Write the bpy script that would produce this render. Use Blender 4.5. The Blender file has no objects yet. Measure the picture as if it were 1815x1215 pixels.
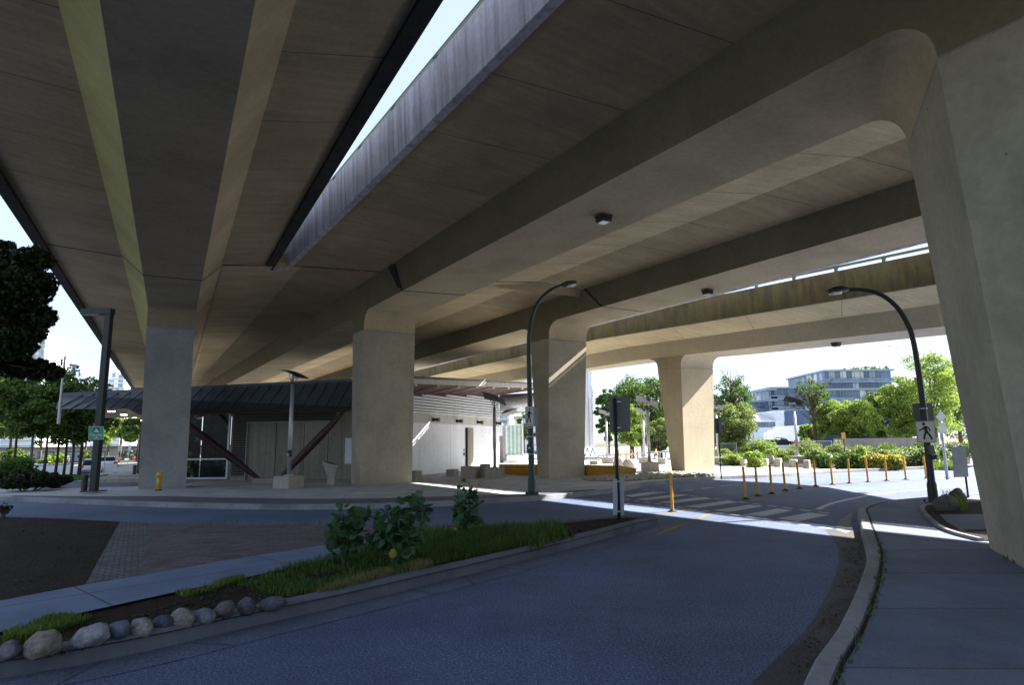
import bpy, bmesh, math, random
import numpy as np
from mathutils import Vector, Matrix, noise
from mathutils.geometry import tessellate_polygon
R_ = math.radians
sc = bpy.context.scene
C = bpy.context.collection
random.seed(7)

# ------------------------------------------------------------------ camera
PW, PH, FPX, EYE = 1815.0, 1215.0, 1130.0, 1.65
PITCH = math.atan((785 - 607.5) / FPX); ROLL = .012
_fw = Vector((0, math.cos(PITCH), math.sin(PITCH))); _rt = Vector((1, 0, 0)); _up = _rt.cross(_fw)
_c, _s = math.cos(ROLL), math.sin(ROLL)
CR = _c * _rt - _s * _up; CU = _s * _rt + _c * _up
EYEP = Vector((0, 0, EYE))
cd = bpy.data.cameras.new('camera'); cam = bpy.data.objects.new('camera', cd); C.objects.link(cam)
cd.sensor_width = 36; cd.lens = 36 * FPX / PW; cd.clip_end = 6000; cd.clip_start = .05
mw = Matrix((CR, CU, -_fw)).transposed().to_4x4(); mw.translation = EYEP
cam.matrix_world = mw
sc.camera = cam

def ray(u, v):
    return (_fw * FPX + CR * (u - PW / 2) - CU * (v - PH / 2)).normalized()
def G(u, v, z=0.0):                    # measured point of the photograph -> place on level ground z
    d = ray(u, v); return EYEP + d * ((z - EYE) / d.z)
def at(u, v, Y):                       # measured point -> place at distance Y
    d = ray(u, v); return EYEP + d * (Y / d.y)

# ------------------------------------------------------------------ light
SUN_AZ, SUN_EL = 72.0, 35.6
w = bpy.data.worlds.new('World'); sc.world = w; w.use_nodes = True
nt = w.node_tree; nt.nodes.clear()
sky = nt.nodes.new('ShaderNodeTexSky'); sky.sky_type = 'NISHITA'; sky.sun_disc = False
sky.sun_elevation = R_(SUN_EL); sky.sun_rotation = R_(SUN_AZ)
sky.air_density = 1.0; sky.dust_density = .7; sky.ozone_density = 1.2
bg = nt.nodes.new('ShaderNodeBackground'); bg.inputs[1].default_value = .06
out = nt.nodes.new('ShaderNodeOutputWorld')
hz = nt.nodes.new('ShaderNodeMix'); hz.data_type = 'RGBA'; hz.inputs[0].default_value = .7; hz.inputs[7].default_value = (2.95, 3.5, 4.6, 1)
nt.links.new(sky.outputs[0], hz.inputs[6]); nt.links.new(hz.outputs[2], bg.inputs[0]); nt.links.new(bg.outputs[0], out.inputs[0])
sd = bpy.data.lights.new('sun', 'SUN'); sd.energy = 5.0; sd.angle = R_(.5); sd.color = (1, .95, .88)
sun = bpy.data.objects.new('sun', sd); C.objects.link(sun)
_sdir = Vector((math.sin(R_(SUN_AZ)) * math.cos(R_(SUN_EL)), math.cos(R_(SUN_AZ)) * math.cos(R_(SUN_EL)), math.sin(R_(SUN_EL))))
sun.rotation_euler = _sdir.to_track_quat('Z', 'Y').to_euler(); sun.location = (60, 10, 40)
sc.view_settings.view_transform = 'Standard'; sc.view_settings.look = 'None'; sc.view_settings.exposure = 0
sc.render.engine = 'CYCLES'
sc.cycles.film_exposure = 5.2           # the photograph is exposed for the shade under the decks
sc.cycles.max_bounces = 10; sc.cycles.diffuse_bounces = 6; sc.cycles.transparent_max_bounces = 12
sc.cycles.use_denoising = True
sc.cycles.sample_clamp_indirect = 6

# ------------------------------------------------------------------ materials
class NT:
    def __init__(s, name):
        s.m = bpy.data.materials.new(name); s.m.use_nodes = True
        s.t = s.m.node_tree; s.b = s.t.nodes['Principled BSDF']
    def n(s, typ, **kw):
        nd = s.t.nodes.new(typ)
        for k, v in kw.items(): setattr(nd, k, v)
        return nd
    def l(s, a, b): s.t.links.new(a, b)
    def coord(s, scale=(1, 1, 1), obj=False, rotz=0):
        tc = s.n('ShaderNodeTexCoord') if obj else s.n('ShaderNodeNewGeometry')
        mp = s.n('ShaderNodeMapping'); mp.inputs['Scale'].default_value = scale; mp.inputs['Rotation'].default_value = (0, 0, rotz)
        s.l(tc.outputs['Object' if obj else 'Position'], mp.inputs[0]); return mp.outputs[0]
    def noise(s, co, scale, detail=4, rough=.55):
        nd = s.n('ShaderNodeTexNoise'); nd.inputs['Scale'].default_value = scale; nd.inputs['Detail'].default_value = detail; nd.inputs['Roughness'].default_value = rough
        s.l(co, nd.inputs['Vector']); return nd.outputs[0]
    def ramp(s, fac, stops):
        r = s.n('ShaderNodeValToRGB'); el = r.color_ramp.elements
        while len(el) < len(stops): el.new(.5)
        for e, (p, c) in zip(el, stops): e.position = p; e.color = (*c, 1) if len(c) == 3 else c
        s.l(fac, r.inputs[0]); return r.outputs[0]
    def mix(s, a, b, fac, mode='MIX'):
        m = s.n('ShaderNodeMix', data_type='RGBA', blend_type=mode)
        for sock, v in ((m.inputs[0], fac), (m.inputs[6], a), (m.inputs[7], b)):
            if hasattr(v, 'links'): s.l(v, sock)
            else: sock.default_value = v if not isinstance(v, tuple) or len(v) == 4 else (*v, 1)
        return m.outputs[2]
    def math(s, op, a, b=0.0, c=None):
        m = s.n('ShaderNodeMath', operation=op)
        for i, v in enumerate((a, b) if c is None else (a, b, c)):
            if hasattr(v, 'links'): s.l(v, m.inputs[i])
            else: m.inputs[i].default_value = v
        return m.outputs[0]
    def bump(s, h, strength=.3, dist=.02):
        b = s.n('ShaderNodeBump'); b.inputs['Strength'].default_value = strength; b.inputs['Distance'].default_value = dist
        s.l(h, b.inputs['Height']); s.l(b.outputs[0], s.b.inputs['Normal'])
    def col(s, c):
        if hasattr(c, 'links'): s.l(c, s.b.inputs['Base Color'])
        else: s.b.inputs['Base Color'].default_value = (*c, 1)
    def rough(s, r, spec=.3, metal=0):
        s.b.inputs['Roughness'].default_value = r; s.b.inputs['Specular IOR Level'].default_value = spec; s.b.inputs['Metallic'].default_value = metal
def mul(c, k): return tuple(min(1, x * k) for x in c)

def concrete(name, c, var=.25, streak=.3, joint=None, skew=0.0, board=0.0, rough=.9, moss=0.0, pits=0.0, web_l=None, web_r=None, wth=.45):
    t = NT(name)
    co = t.coord(obj=True)
    big = t.noise(co, .55, 5, .6); fine = t.noise(co, 9, 6, .7)
    a = t.ramp(big, [(.25, mul(c, 1 - var)), (.5, c), (.8, mul(c, 1 + var * .7))])
    if web_l:                              # tint by facing: shade and bounced light painted into webs and soffit slopes
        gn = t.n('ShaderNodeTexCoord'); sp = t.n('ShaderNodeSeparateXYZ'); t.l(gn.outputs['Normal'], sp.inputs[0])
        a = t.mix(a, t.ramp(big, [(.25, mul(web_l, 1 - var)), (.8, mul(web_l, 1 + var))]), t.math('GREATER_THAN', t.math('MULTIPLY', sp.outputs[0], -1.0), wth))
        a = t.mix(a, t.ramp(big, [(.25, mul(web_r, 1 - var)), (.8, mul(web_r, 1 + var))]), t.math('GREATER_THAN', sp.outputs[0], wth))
    a = t.mix(a, t.ramp(fine, [(.3, (.72, .72, .72)), (.7, (1.12, 1.12, 1.12))]), .55, 'MULTIPLY')
    if streak:
        cs = t.coord((3.2, 3.2, .12), obj=True)
        st = t.noise(cs, 1.6, 5, .65)
        a = t.mix(a, t.ramp(st, [(.35, (.45, .43, .40)), (.55, (1, 1, 1)), (.75, (1.18, 1.18, 1.2))]), streak, 'MULTIPLY')
    if board:
        cb = t.coord((.25, 6, 1), obj=True); bd = t.noise(cb, 1.2, 3, .5)
        a = t.mix(a, t.ramp(bd, [(.35, (.78, .77, .75)), (.6, (1.05, 1.05, 1.05)), (.72, (1.25, 1.24, 1.2))]), board, 'MULTIPLY')
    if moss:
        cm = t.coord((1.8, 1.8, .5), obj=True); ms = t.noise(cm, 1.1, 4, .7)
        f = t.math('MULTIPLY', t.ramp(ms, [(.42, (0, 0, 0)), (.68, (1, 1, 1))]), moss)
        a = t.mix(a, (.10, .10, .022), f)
    if pits:
        v = t.n('ShaderNodeTexVoronoi'); v.inputs['Scale'].default_value = 2.2; t.l(co, v.inputs['Vector'])
        f = t.math('LESS_THAN', v.outputs['Distance'], .045)
        a = t.mix(a, (.03, .03, .03), t.math('MULTIPLY', f, pits))
    if joint:
        sp = t.n('ShaderNodeSeparateXYZ'); t.l(co, sp.inputs[0])
        y = t.math('ADD', sp.outputs[1], t.math('MULTIPLY', sp.outputs[0], skew))
        m = t.math('ABSOLUTE', t.math('SUBTRACT', t.math('FRACT', t.math('DIVIDE', t.math('ADD', y, 200.0), joint)), .5))
        f = t.math('LESS_THAN', m, .012 / joint * 1.2)
        a = t.mix(a, mul(c, .3), t.math('MULTIPLY', f, .8))
    t.col(a); t.rough(rough, .2); t.bump(fine, .25, .01)
    return t.m

def stone(name, c):
    t = NT(name); co = t.coord(obj=True)
    a = t.noise(co, 7, 6, .7); f = t.noise(co, 45, 4, .8); st = t.noise(t.coord((1, 1, 5), obj=True, rotz=.6), 6, 4, .6)
    k = t.ramp(a, [(.28, mul(c, .55)), (.5, c), (.72, mul(c, 1.35))])
    k = t.mix(k, t.ramp(f, [(.35, (.55, .55, .56)), (.6, (1.1, 1.1, 1.1)), (.75, (1.5, 1.5, 1.45))]), .7, 'MULTIPLY')
    k = t.mix(k, t.ramp(st, [(.42, (.8, .8, .82)), (.5, (1.25, 1.25, 1.25)), (.56, (.85, .85, .85))]), .6, 'MULTIPLY')
    t.col(k); t.rough(.8, .3); t.bump(f, .5, .008); return t.m

def plain(name, c, rough=.5, metal=0, spec=.4, var=.12, scale=6):
    t = NT(name); co = t.coord(obj=True); f = t.noise(co, scale, 4)
    t.col(t.ramp(f, [(.3, mul(c, 1 - var)), (.7, mul(c, 1 + var))])); t.rough(rough, spec, metal); return t.m

def asphalt(name, c, patch=.25, speck=.5, cracks=0.0):
    t = NT(name); co = t.coord()
    big = t.noise(co, .35, 4); mid = t.noise(co, 3, 4, .7); fine = t.noise(co, 48, 3, .95)
    a = t.ramp(big, [(.3, mul(c, 1 - patch)), (.7, mul(c, 1 + patch))])
    a = t.mix(a, t.ramp(mid, [(.3, (.8, .8, .8)), (.7, (1.2, 1.2, 1.2))]), .6, 'MULTIPLY')
    a = t.mix(a, t.ramp(fine, [(.40, (.42, .42, .42)), (.52, (.95, .95, .95)), (.62, (2.2, 2.2, 2.2)), (.70, (3.2, 3.2, 3.3))]), speck, 'MULTIPLY')
    if cracks:
        v = t.n('ShaderNodeTexVoronoi', feature='DISTANCE_TO_EDGE'); v.inputs['Scale'].default_value = .45
        wob = t.mix(co, t.n('ShaderNodeTexNoise').outputs[1], .06) if False else co
        t.l(wob, v.inputs['Vector'])
        f = t.math('LESS_THAN', v.outputs['Distance'], .006)
        a = t.mix(a, mul(c, .35), t.math('MULTIPLY', f, cracks))
    t.col(a); t.rough(.78, .35); t.bump(fine, .5, .006)
    return t.m

def paving(name, c, gx, gy, rotz=0, var=.15, gap=(.03, .03, .03), speck=.3, mort=.012, bias=0):
    t = NT(name); co = t.coord(rotz=rotz)
    b = t.n('ShaderNodeTexBrick'); t.l(co, b.inputs['Vector'])
    b.inputs['Scale'].default_value = 1; b.inputs['Brick Width'].default_value = gx; b.inputs['Row Height'].default_value = gy
    b.inputs['Mortar Size'].default_value = mort; b.inputs['Color1'].default_value = (*mul(c, 1 - var), 1); b.inputs['Color2'].default_value = (*mul(c, 1 + var), 1); b.inputs['Mortar'].default_value = (*gap, 1)
    b.offset = .5 if gx < 1 else 0
    mid = t.noise(co, 1.1, 5, .65); fine = t.noise(co, 70, 2, .8)
    a = t.mix(b.outputs[0], t.ramp(mid, [(.3, (.7, .7, .7)), (.7, (1.18, 1.18, 1.18))]), .8, 'MULTIPLY')
    a = t.mix(a, t.ramp(fine, [(.35, (.6, .6, .6)), (.65, (1.5, 1.5, 1.5))]), speck, 'MULTIPLY')
    t.col(a); t.rough(.88, .2); t.bump(fine, .3, .004)
    return t.m

def leaf(name, dark, light, trans=.35, rough=.55):
    t = NT(name); g = t.n('ShaderNodeNewGeometry')
    co = t.coord(); cl = t.noise(co, .9, 3)
    f = t.math('ADD', t.math('MULTIPLY', g.outputs['Random Per Island'], .6), t.math('MULTIPLY', cl, .4))
    a = t.ramp(f, [(.15, dark), (.6, tuple((x + y) / 2 for x, y in zip(dark, light))), (.9, light)])
    t.col(a); t.rough(rough, .25)
    tr = t.n('ShaderNodeBsdfTranslucent'); t.l(t.mix(a, (1.1, 1.25, .5), .5, 'MULTIPLY'), tr.inputs[0])
    mx = t.n('ShaderNodeMixShader'); mx.inputs[0].default_value = trans
    o = t.t.nodes['Material Output']
    t.l(t.b.outputs[0], mx.inputs[1]); t.l(tr.outputs[0], mx.inputs[2]); t.l(mx.outputs[0], o.inputs[0])
    return t.m

def glassy(name, c, rough=.08, spec=.8, metal=.0):
    t = NT(name); co = t.coord(obj=True); f = t.noise(co, .8, 3)
    t.col(t.ramp(f, [(.3, mul(c, .6)), (.7, mul(c, 1.3))])); t.rough(rough, spec, metal); return t.m

def stripes(name, c1, c2, axis, period, duty, rough=.6, metal=0):
    t = NT(name); co = t.coord(obj=True); sp = t.n('ShaderNodeSeparateXYZ'); t.l(co, sp.inputs[0])
    m = t.math('FRACT', t.math('DIVIDE', t.math('ADD', sp.outputs[axis], 100.0), period))
    f = t.math('LESS_THAN', m, duty); nz = t.noise(co, 3, 4)
    a = t.mix(c1, c2, f); a = t.mix(a, t.ramp(nz, [(.3, (.75, .75, .75)), (.7, (1.15, 1.15, 1.15))]), .6, 'MULTIPLY')
    t.col(a); t.rough(rough, .3, metal); return t.m

M = {}
TAN = (.36, .30, .215)
M['soffit'] = concrete('concrete_soffit', (.46, .355, .205), .24, 0, joint=2.55, skew=.2, board=.4, web_l=(.43, .33, .195), web_r=(.60, .475, .285), wth=.05)  # slopes facing right painted lighter, for bounce off the sunlit ground
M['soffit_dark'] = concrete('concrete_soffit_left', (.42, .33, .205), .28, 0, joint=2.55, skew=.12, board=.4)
M['soffit_ramp'] = concrete('concrete_soffit_ramp', (.46, .37, .22), .18, 0, joint=4.2, skew=-.6, board=.5)
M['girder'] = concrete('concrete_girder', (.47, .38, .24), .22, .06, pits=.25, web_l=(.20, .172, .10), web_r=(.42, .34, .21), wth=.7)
M['girder_left'] = concrete('concrete_girder_left', (.30, .25, .175), .25, .1, web_l=(.31, .285, .115), web_r=(.42, .325, .195), wth=.7)  # left web colour carries green light bounced from the trees
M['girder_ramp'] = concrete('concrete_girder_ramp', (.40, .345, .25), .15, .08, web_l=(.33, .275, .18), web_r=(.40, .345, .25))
M['pier'] = concrete('concrete_pier', (.365, .328, .245), .32, .09, pits=.6)
M['pier_grey'] = concrete('concrete_pier_grey', (.33, .335, .33), .25, .06, pits=.4)
M['parapet'] = concrete('concrete_parapet_stained', (.54, .51, .54), .25, .7)
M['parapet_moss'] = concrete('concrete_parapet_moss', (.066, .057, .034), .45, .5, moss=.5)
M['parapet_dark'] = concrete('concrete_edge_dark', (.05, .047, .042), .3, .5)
M['kerb'] = concrete('kerb_concrete', (.25, .255, .265), .5, .2, pits=.5)
M['kerb_dark'] = concrete('kerb_concrete_dirty', (.125, .14, .17), .5, .15, pits=.5)
M['block'] = concrete('block_concrete', (.36, .33, .28), .22, .2, pits=.4)
M['wall_tan'] = concrete('wall_concrete', (.34, .31, .25), .18, .45)
M['wall_white'] = concrete('wall_white', (.82, .83, .85), .06, .12)
M['band'] = concrete('wall_band', (.55, .53, .49), .1, .2)
M['asphalt'] = asphalt('asphalt_road', (.082, .114, .198), .28, 1.1)
M['asphalt_old'] = asphalt('asphalt_pale', (.095, .118, .175), .3, .6, .6)
M['gutter'] = asphalt('asphalt_gutter', (.06, .06, .062), .4, .6)
M['plaza'] = paving('plaza_paving', (.40, .405, .41), 2.4, 1.2, R_(-8), .06, (.22, .22, .22))
M['plaza_asphalt'] = asphalt('asphalt_plaza', (.085, .095, .125), .25, .4, .4)
M['sidewalk'] = paving('sidewalk_slabs', (.14, .168, .225), 60.0, 1.55, R_(3), .08, (.08, .08, .085), .4, .012)
M['path'] = paving('path_slabs', (.145, .19, .29), 2.2, 8.0, R_(-48), .06, (.08, .08, .09), .3, .012)
M['brick'] = paving('brick_paving', (.112, .094, .105), .21, .105, R_(-20), .2, (.08, .068, .07), .5, .006)
M['cobble'] = paving('sett_paving', (.115, .12, .125), .14, .11, R_(-30), .25, (.05, .05, .05), .5, .012)
M['paint_white'] = asphalt('road_paint_white', (.46, .48, .52), .25, .45)
M['paint_yellow'] = asphalt('road_paint_yellow', (.24, .15, .06), .5, .6)

def soil_mat():
    t = NT('soil'); co = t.coord(); a = t.noise(co, 1.2, 5); f = t.noise(co, 30, 5, .8)
    c = t.ramp(f, [(.3, (.012, .009, .007)), (.55, (.04, .03, .023)), (.75, (.1, .08, .062))])
    c = t.mix(c, t.ramp(a, [(.3, (.6, .6, .6)), (.7, (1.2, 1.2, 1.2))]), .7, 'MULTIPLY')
    t.col(c); t.rough(.95, .1); t.bump(f, .9, .03); return t.m
M['soil'] = soil_mat()
def ground_mat():
    t = NT('ground_far'); co = t.coord(); a = t.noise(co, .05, 5); f = t.noise(co, 2, 5, .7)
    c = t.ramp(a, [(.35, (.20, .19, .16)), (.5, (.12, .13, .07)), (.7, (.22, .21, .19))])
    c = t.mix(c, t.ramp(f, [(.3, (.7, .7, .7)), (.7, (1.2, 1.2, 1.2))]), .7, 'MULTIPLY'); t.col(c); t.rough(.95, .1); return t.m
M['ground'] = ground_mat()
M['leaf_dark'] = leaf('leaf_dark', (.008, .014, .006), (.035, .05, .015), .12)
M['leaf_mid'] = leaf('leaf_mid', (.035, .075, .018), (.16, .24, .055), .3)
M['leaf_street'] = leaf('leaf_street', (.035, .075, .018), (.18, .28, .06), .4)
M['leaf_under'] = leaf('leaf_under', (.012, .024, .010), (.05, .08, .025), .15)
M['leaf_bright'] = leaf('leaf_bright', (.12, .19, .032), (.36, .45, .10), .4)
M['leaf_yellow'] = leaf('leaf_yellow', (.2, .21, .03), (.52, .44, .08), .35)
M['leaf_olive'] = leaf('leaf_olive', (.11, .15, .045), (.31, .37, .13), .35)
M['leaf_mallow'] = leaf('leaf_mallow', (.03, .075, .035), (.10, .20, .08), .3, .5)
M['leaf_white'] = leaf('blossom', (.35, .38, .2), (.75, .75, .6), .3)
M['grass'] = leaf('grass_blade', (.025, .06, .012), (.13, .21, .045), .35)
M['grass_dry'] = leaf('grass_dry', (.10, .10, .035), (.28, .25, .11), .3)
M['grass_lit'] = leaf('grass_tuft', (.06, .11, .02), (.2, .28, .06), .35)
M['petal'] = leaf('petal_purple', (.12, .04, .32), (.25, .08, .55), .4)
M['bark'] = concrete('bark', (.10, .075, .055), .35, .6)
M['bark_grey'] = concrete('bark_grey', (.22, .20, .18), .3, .5)
M['metal_dark'] = plain('painted_steel_dark', (.018, .022, .022), .45)
M['metal_green'] = plain('painted_steel_green', (.02, .045, .038), .45)
M['metal_galv'] = plain('galvanised_steel', (.42, .43, .44), .45, .6)
M['metal_sign'] = plain('sign_back', (.14, .145, .135), .55, .2, var=.2, scale=3)
M['metal_sign_light'] = plain('sign_back_light', (.36, .38, .42), .5, .2, var=.15, scale=3)
M['brown'] = plain('brown_post', (.07, .035, .025), .6)
M['yellow'] = plain('yellow_plastic', (.62, .30, .02), .5, var=.2)
M['yellow_steel'] = plain('yellow_steel', (.55, .36, .02), .5, var=.25)
M['ochre'] = plain('ochre_steel', (.48, .24, .03), .55, var=.18, scale=2)
M['black'] = plain('black_rubber', (.012, .012, .013), .7)
M['white'] = plain('white_paint', (.78, .78, .78), .45, var=.05)
M['sign_white'] = plain('sign_face', (.60, .60, .56), .5, var=.05)
M['sign_black'] = plain('sign_black', (.012, .012, .012), .5)
M['sign_green'] = plain('sign_green', (.02, .26, .16), .45, var=.06)
M['sign_navy'] = plain('sign_navy', (.012, .016, .05), .5)
M['orange'] = plain('orange_plastic', (.75, .14, .02), .5)
M['barrier'] = plain('barrier_yellow', (.75, .38, .04), .5)
M['red_light'] = plain('tail_light_red', (.45, .02, .015), .3)
M['roof'] = plain('standing_seam_roof', (.075, .085, .10), .42, .3, var=.15, scale=2)
M['roof_seam'] = plain('roof_seam', (.03, .034, .04), .5, .3)
M['red_soffit'] = stripes('red_timber_soffit', (.085, .022, .017), (.04, .012, .01), 0, .22, .12)
M['wood_soffit'] = stripes('wood_slat_soffit', (.16, .12, .09), (.03, .025, .02), 0, .3, .3)
M['strut'] = plain('strut_steel', (.055, .026, .026), .5, .1)
M['louver_dark'] = stripes('louvre_dark', (.10, .095, .085), (.015, .015, .014), 2, .11, .5)
M['louver_white'] = stripes('louvre_white', (.62, .61, .58), (.20, .20, .19), 2, .11, .32)
def window_mat():  # green and gold blotches paint greenery reflections and interior into the pane colour
    t = NT('window_glass'); co = t.coord((1.3, 1.3, .8), obj=True); f = t.noise(co, 2.2, 4, .6)
    t.col(t.ramp(f, [(.3, (.006, .008, .009)), (.56, (.012, .018, .014)), (.64, (.05, .07, .03)), (.72, (.30, .24, .12))])); t.rough(.06, .1); return t.m
M['glass_dark'] = window_mat()
M['glass_blue'] = glassy('curtain_glass', (.13, .19, .27), .12, .8)
def glass_cells(name, c, gx, gz):
    t = NT(name); co = t.coord(obj=True); sp = t.n('ShaderNodeSeparateXYZ'); t.l(co, sp.inputs[0])
    cb = t.n('ShaderNodeCombineXYZ')
    t.l(t.math('FLOOR', t.math('DIVIDE', t.math('ADD', sp.outputs[0], t.math('MULTIPLY', sp.outputs[1], 1.0)), gx)), cb.inputs[0]); t.l(t.math('FLOOR', t.math('DIVIDE', sp.outputs[2], gz)), cb.inputs[2])
    wn_ = t.n('ShaderNodeTexWhiteNoise'); t.l(cb.outputs[0], wn_.inputs[0])
    t.col(t.ramp(wn_.outputs[0], [(.0, mul(c, .55)), (.55, c), (.72, mul(c, 1.5)), (.8, (.5, .53, .56)), (1, (.62, .64, .66))])); t.rough(.15, .7); return t.m
M['glass_condo'] = glass_cells('condo_glass', (.09, .145, .23), 1.5, 2.95)  # glass made bluer, with distance haze put into its colour
M['glass_tower'] = glass_cells('tower_glass', (.25, .33, .45), 3.0, 3.2)
M['glass_green'] = stripes('green_glass_fins', (.35, .50, .44), (.62, .70, .66), 0, .32, .45, .15)
M['slab'] = plain('slab_edge', (.25, .31, .41), .6, var=.1)  # blue distance haze mixed into the slab colour
M['solar'] = glassy('solar_panel', (.025, .028, .04), .2, .7)
M['car_silver'] = plain('car_silver', (.42, .44, .47), .25, .5, var=.05)
M['car_white'] = plain('car_white', (.65, .67, .70), .25, .1, var=.04)
M['car_dark'] = plain('car_dark', (.018, .02, .03), .22, .2)
M['tower_white'] = plain('tower_wall', (.72, .75, .80), .6, var=.06, scale=.5)
M['blue_wall'] = stripes('blue_cladding', (.055, .085, .17), (.045, .07, .14), 0, 1.2, .06)
M['pale_wall'] = stripes('pale_blue_siding', (.50, .56, .66), (.44, .50, .6), 2, .3, .12)
M['ribbed'] = stripes('ribbed_metal_roof', (.78, .77, .74), (.6, .58, .56), 0, .8, .2)
M['skin'] = plain('skin', (.45, .28, .2), .6)
M['navy_cloth'] = plain('navy_cloth', (.02, .022, .09), .9)
M['hair'] = plain('hair', (.02, .015, .012), .8)
M['lamp_glass'] = glassy('lamp_lens', (.5, .48, .42), .15, .8)
def emit(name, c, s):
    t = NT(name); t.col(c); t.b.inputs['Emission Color'].default_value = (*c, 1); t.b.inputs['Emission Strength'].default_value = s; return t.m
M['downlight'] = emit('downlight_lit', (1, .82, .6), 5)
M['silo'] = plain('white_shell', (.78, .78, .82), .5, var=.05)

# ------------------------------------------------------------------ mesh helpers
def link(o, parent=None):
    C.objects.link(o)
    if parent is not None: o.parent = parent
    return o
def tag(o, label, cat, group=None):
    o['label'] = label; o['category'] = cat
    if group: o['group'] = group
    return o
def thing(name, label, cat, loc=(0, 0, 0), rz=0, group=None):
    o = bpy.data.objects.new(name, None); o.empty_display_size = .2; C.objects.link(o)
    o.location = loc; o.rotation_euler = (0, 0, rz); return tag(o, label, cat, group)
def struct(o): o['kind'] = 'structure'; return o
def stuff(o, label=None):
    o['kind'] = 'stuff'
    if label: o['label'] = label
    return o

class MB:
    def __init__(s): s.v = []; s.f = []
    def add(s, vs, fs):
        k = len(s.v); s.v += [tuple(p) for p in vs]; s.f += [tuple(i + k for i in f) for f in fs]; return s
    def box(s, c, d, rz=0, ry=0, rx=0):
        m = Matrix.Rotation(rz, 3, 'Z') @ Matrix.Rotation(ry, 3, 'Y') @ Matrix.Rotation(rx, 3, 'X'); c = Vector(c)
        vs = [c + m @ Vector((x * d[0] / 2, y * d[1] / 2, z * d[2] / 2)) for x in (-1, 1) for y in (-1, 1) for z in (-1, 1)]
        return s.add(vs, [(0, 1, 3, 2), (4, 6, 7, 5), (0, 4, 5, 1), (2, 3, 7, 6), (0, 2, 6, 4), (1, 5, 7, 3)])
    def bb(s, a, b):
        return s.box([(x + y) / 2 for x, y in zip(a, b)], [abs(y - x) for x, y in zip(a, b)])
    def loft(s, secs, caps=True):
        n = len(secs[0]); k = len(s.v)
        for sec in secs: s.v += [tuple(p) for p in sec]
        for i in range(len(secs) - 1):
            for j in range(n):
                a = k + i * n + j; b = k + i * n + (j + 1) % n
                s.f.append((a, b, b + n, a + n))
        if caps:
            for i, rev in ((0, True), (len(secs) - 1, False)):
                pts = [Vector(p) for p in secs[i]]
                for tri in tessellate_polygon([pts]):
                    tri = tuple(k + i * n + q for q in tri); s.f.append(tri[::-1] if rev else tri)
        return s
    def tube(s, path, rad, n=8, caps=True):
        path = [Vector(p) for p in path]
        if not isinstance(rad, (list, tuple)): rad = [rad] * len(path)
        secs = []; ref = None
        for i, p in enumerate(path):
            d = (path[min(i + 1, len(path) - 1)] - path[max(i - 1, 0)]).normalized()
            if ref is None: ref = Vector((1, 0, 0)) if abs(d.x) < .9 else Vector((0, 1, 0))
            a = (ref - d * ref.dot(d)).normalized(); b = d.cross(a); ref = a
            secs.append([p + (a * math.cos(2 * math.pi * j / n) + b * math.sin(2 * math.pi * j / n)) * rad[i] for j in range(n)])
        return s.loft(secs, caps)
    def cyl(s, c, r, h, n=16, r2=None):
        c = Vector(c); return s.tube([c, c + Vector((0, 0, h))], [r, r if r2 is None else r2], n)
    def lathe(s, c, prof, n=16):
        c = Vector(c); return s.loft([[c + Vector((r * math.cos(2 * math.pi * j / n), r * math.sin(2 * math.pi * j / n), z)) for j in range(n)] for r, z in prof])
    def poly(s, pts):
        pts = [Vector(p) for p in pts]; k = len(s.v); s.v += [tuple(p) for p in pts]
        for tri in tessellate_polygon([pts]): s.f.append(tuple(k + i for i in tri))
        return s
    def prism(s, pts, h):               # outline pts (any plane), extruded by vector h
        h = Vector(h); return s.loft([[Vector(p) for p in pts], [Vector(p) + h for p in pts]])
    def rock(s, c, d, seed=0, rz=0, sub=2, rough=.22):
        bm = bmesh.new(); bmesh.ops.create_icosphere(bm, subdivisions=sub, radius=1)
        m = Matrix.Rotation(rz, 3, 'Z'); c = Vector(c); off = Vector((seed * 3.1, seed * 1.7, seed * 5.3))
        vs = []
        for v in bm.verts:
            p = v.co.copy(); p *= 1 + rough * noise.noise(p * .9 + off) + rough * .4 * noise.noise(p * 2.3 + off)
            vs.append(c + m @ Vector((p.x * d[0] / 2, p.y * d[1] / 2, p.z * d[2] / 2)))
        s.add(vs, [tuple(v.index for v in f.verts) for f in bm.faces]); bm.free(); return s
    def obj(s, name, mat, parent=None, smooth=False, bevel=0, rel=None, up=False):
        me = bpy.data.meshes.new(name)
        vs = s.v if rel is None else [tuple(Vector(p) - Vector(rel)) for p in s.v]
        me.from_pydata(vs, [], s.f)
        bm = bmesh.new(); bm.from_mesh(me)
        bmesh.ops.recalc_face_normals(bm, faces=bm.faces)
        if up:
            for f in bm.faces:
                if f.normal.z < 0: f.normal_flip()
        bm.to_mesh(me); bm.free()
        me.materials.append(M[mat] if isinstance(mat, str) else mat)
        if smooth:
            for p in me.polygons: p.use_smooth = True
        o = bpy.data.objects.new(name, me); link(o, parent)
        if bevel:
            b = o.modifiers.new('bevel', 'BEVEL'); b.width = bevel; b.segments = 2; b.limit_method = 'ANGLE'; b.angle_limit = R_(40)
        return o

def dup(root, loc=None, rz=None, label=None, group=None, scale=None):
    r = root.copy(); C.objects.link(r)
    if loc is not None: r.location = loc
    if rz is not None: r.rotation_euler = (0, 0, rz)
    if scale is not None: r.scale = scale
    if label: r['label'] = label
    if group: r['group'] = group
    for ch in [o for o in list(bpy.data.objects) if o.parent is root]:
        c = ch.copy(); C.objects.link(c); c.parent = r
        for g in [o for o in list(bpy.data.objects) if o.parent is ch]:
            d = g.copy(); C.objects.link(d); d.parent = c
    return r

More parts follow.
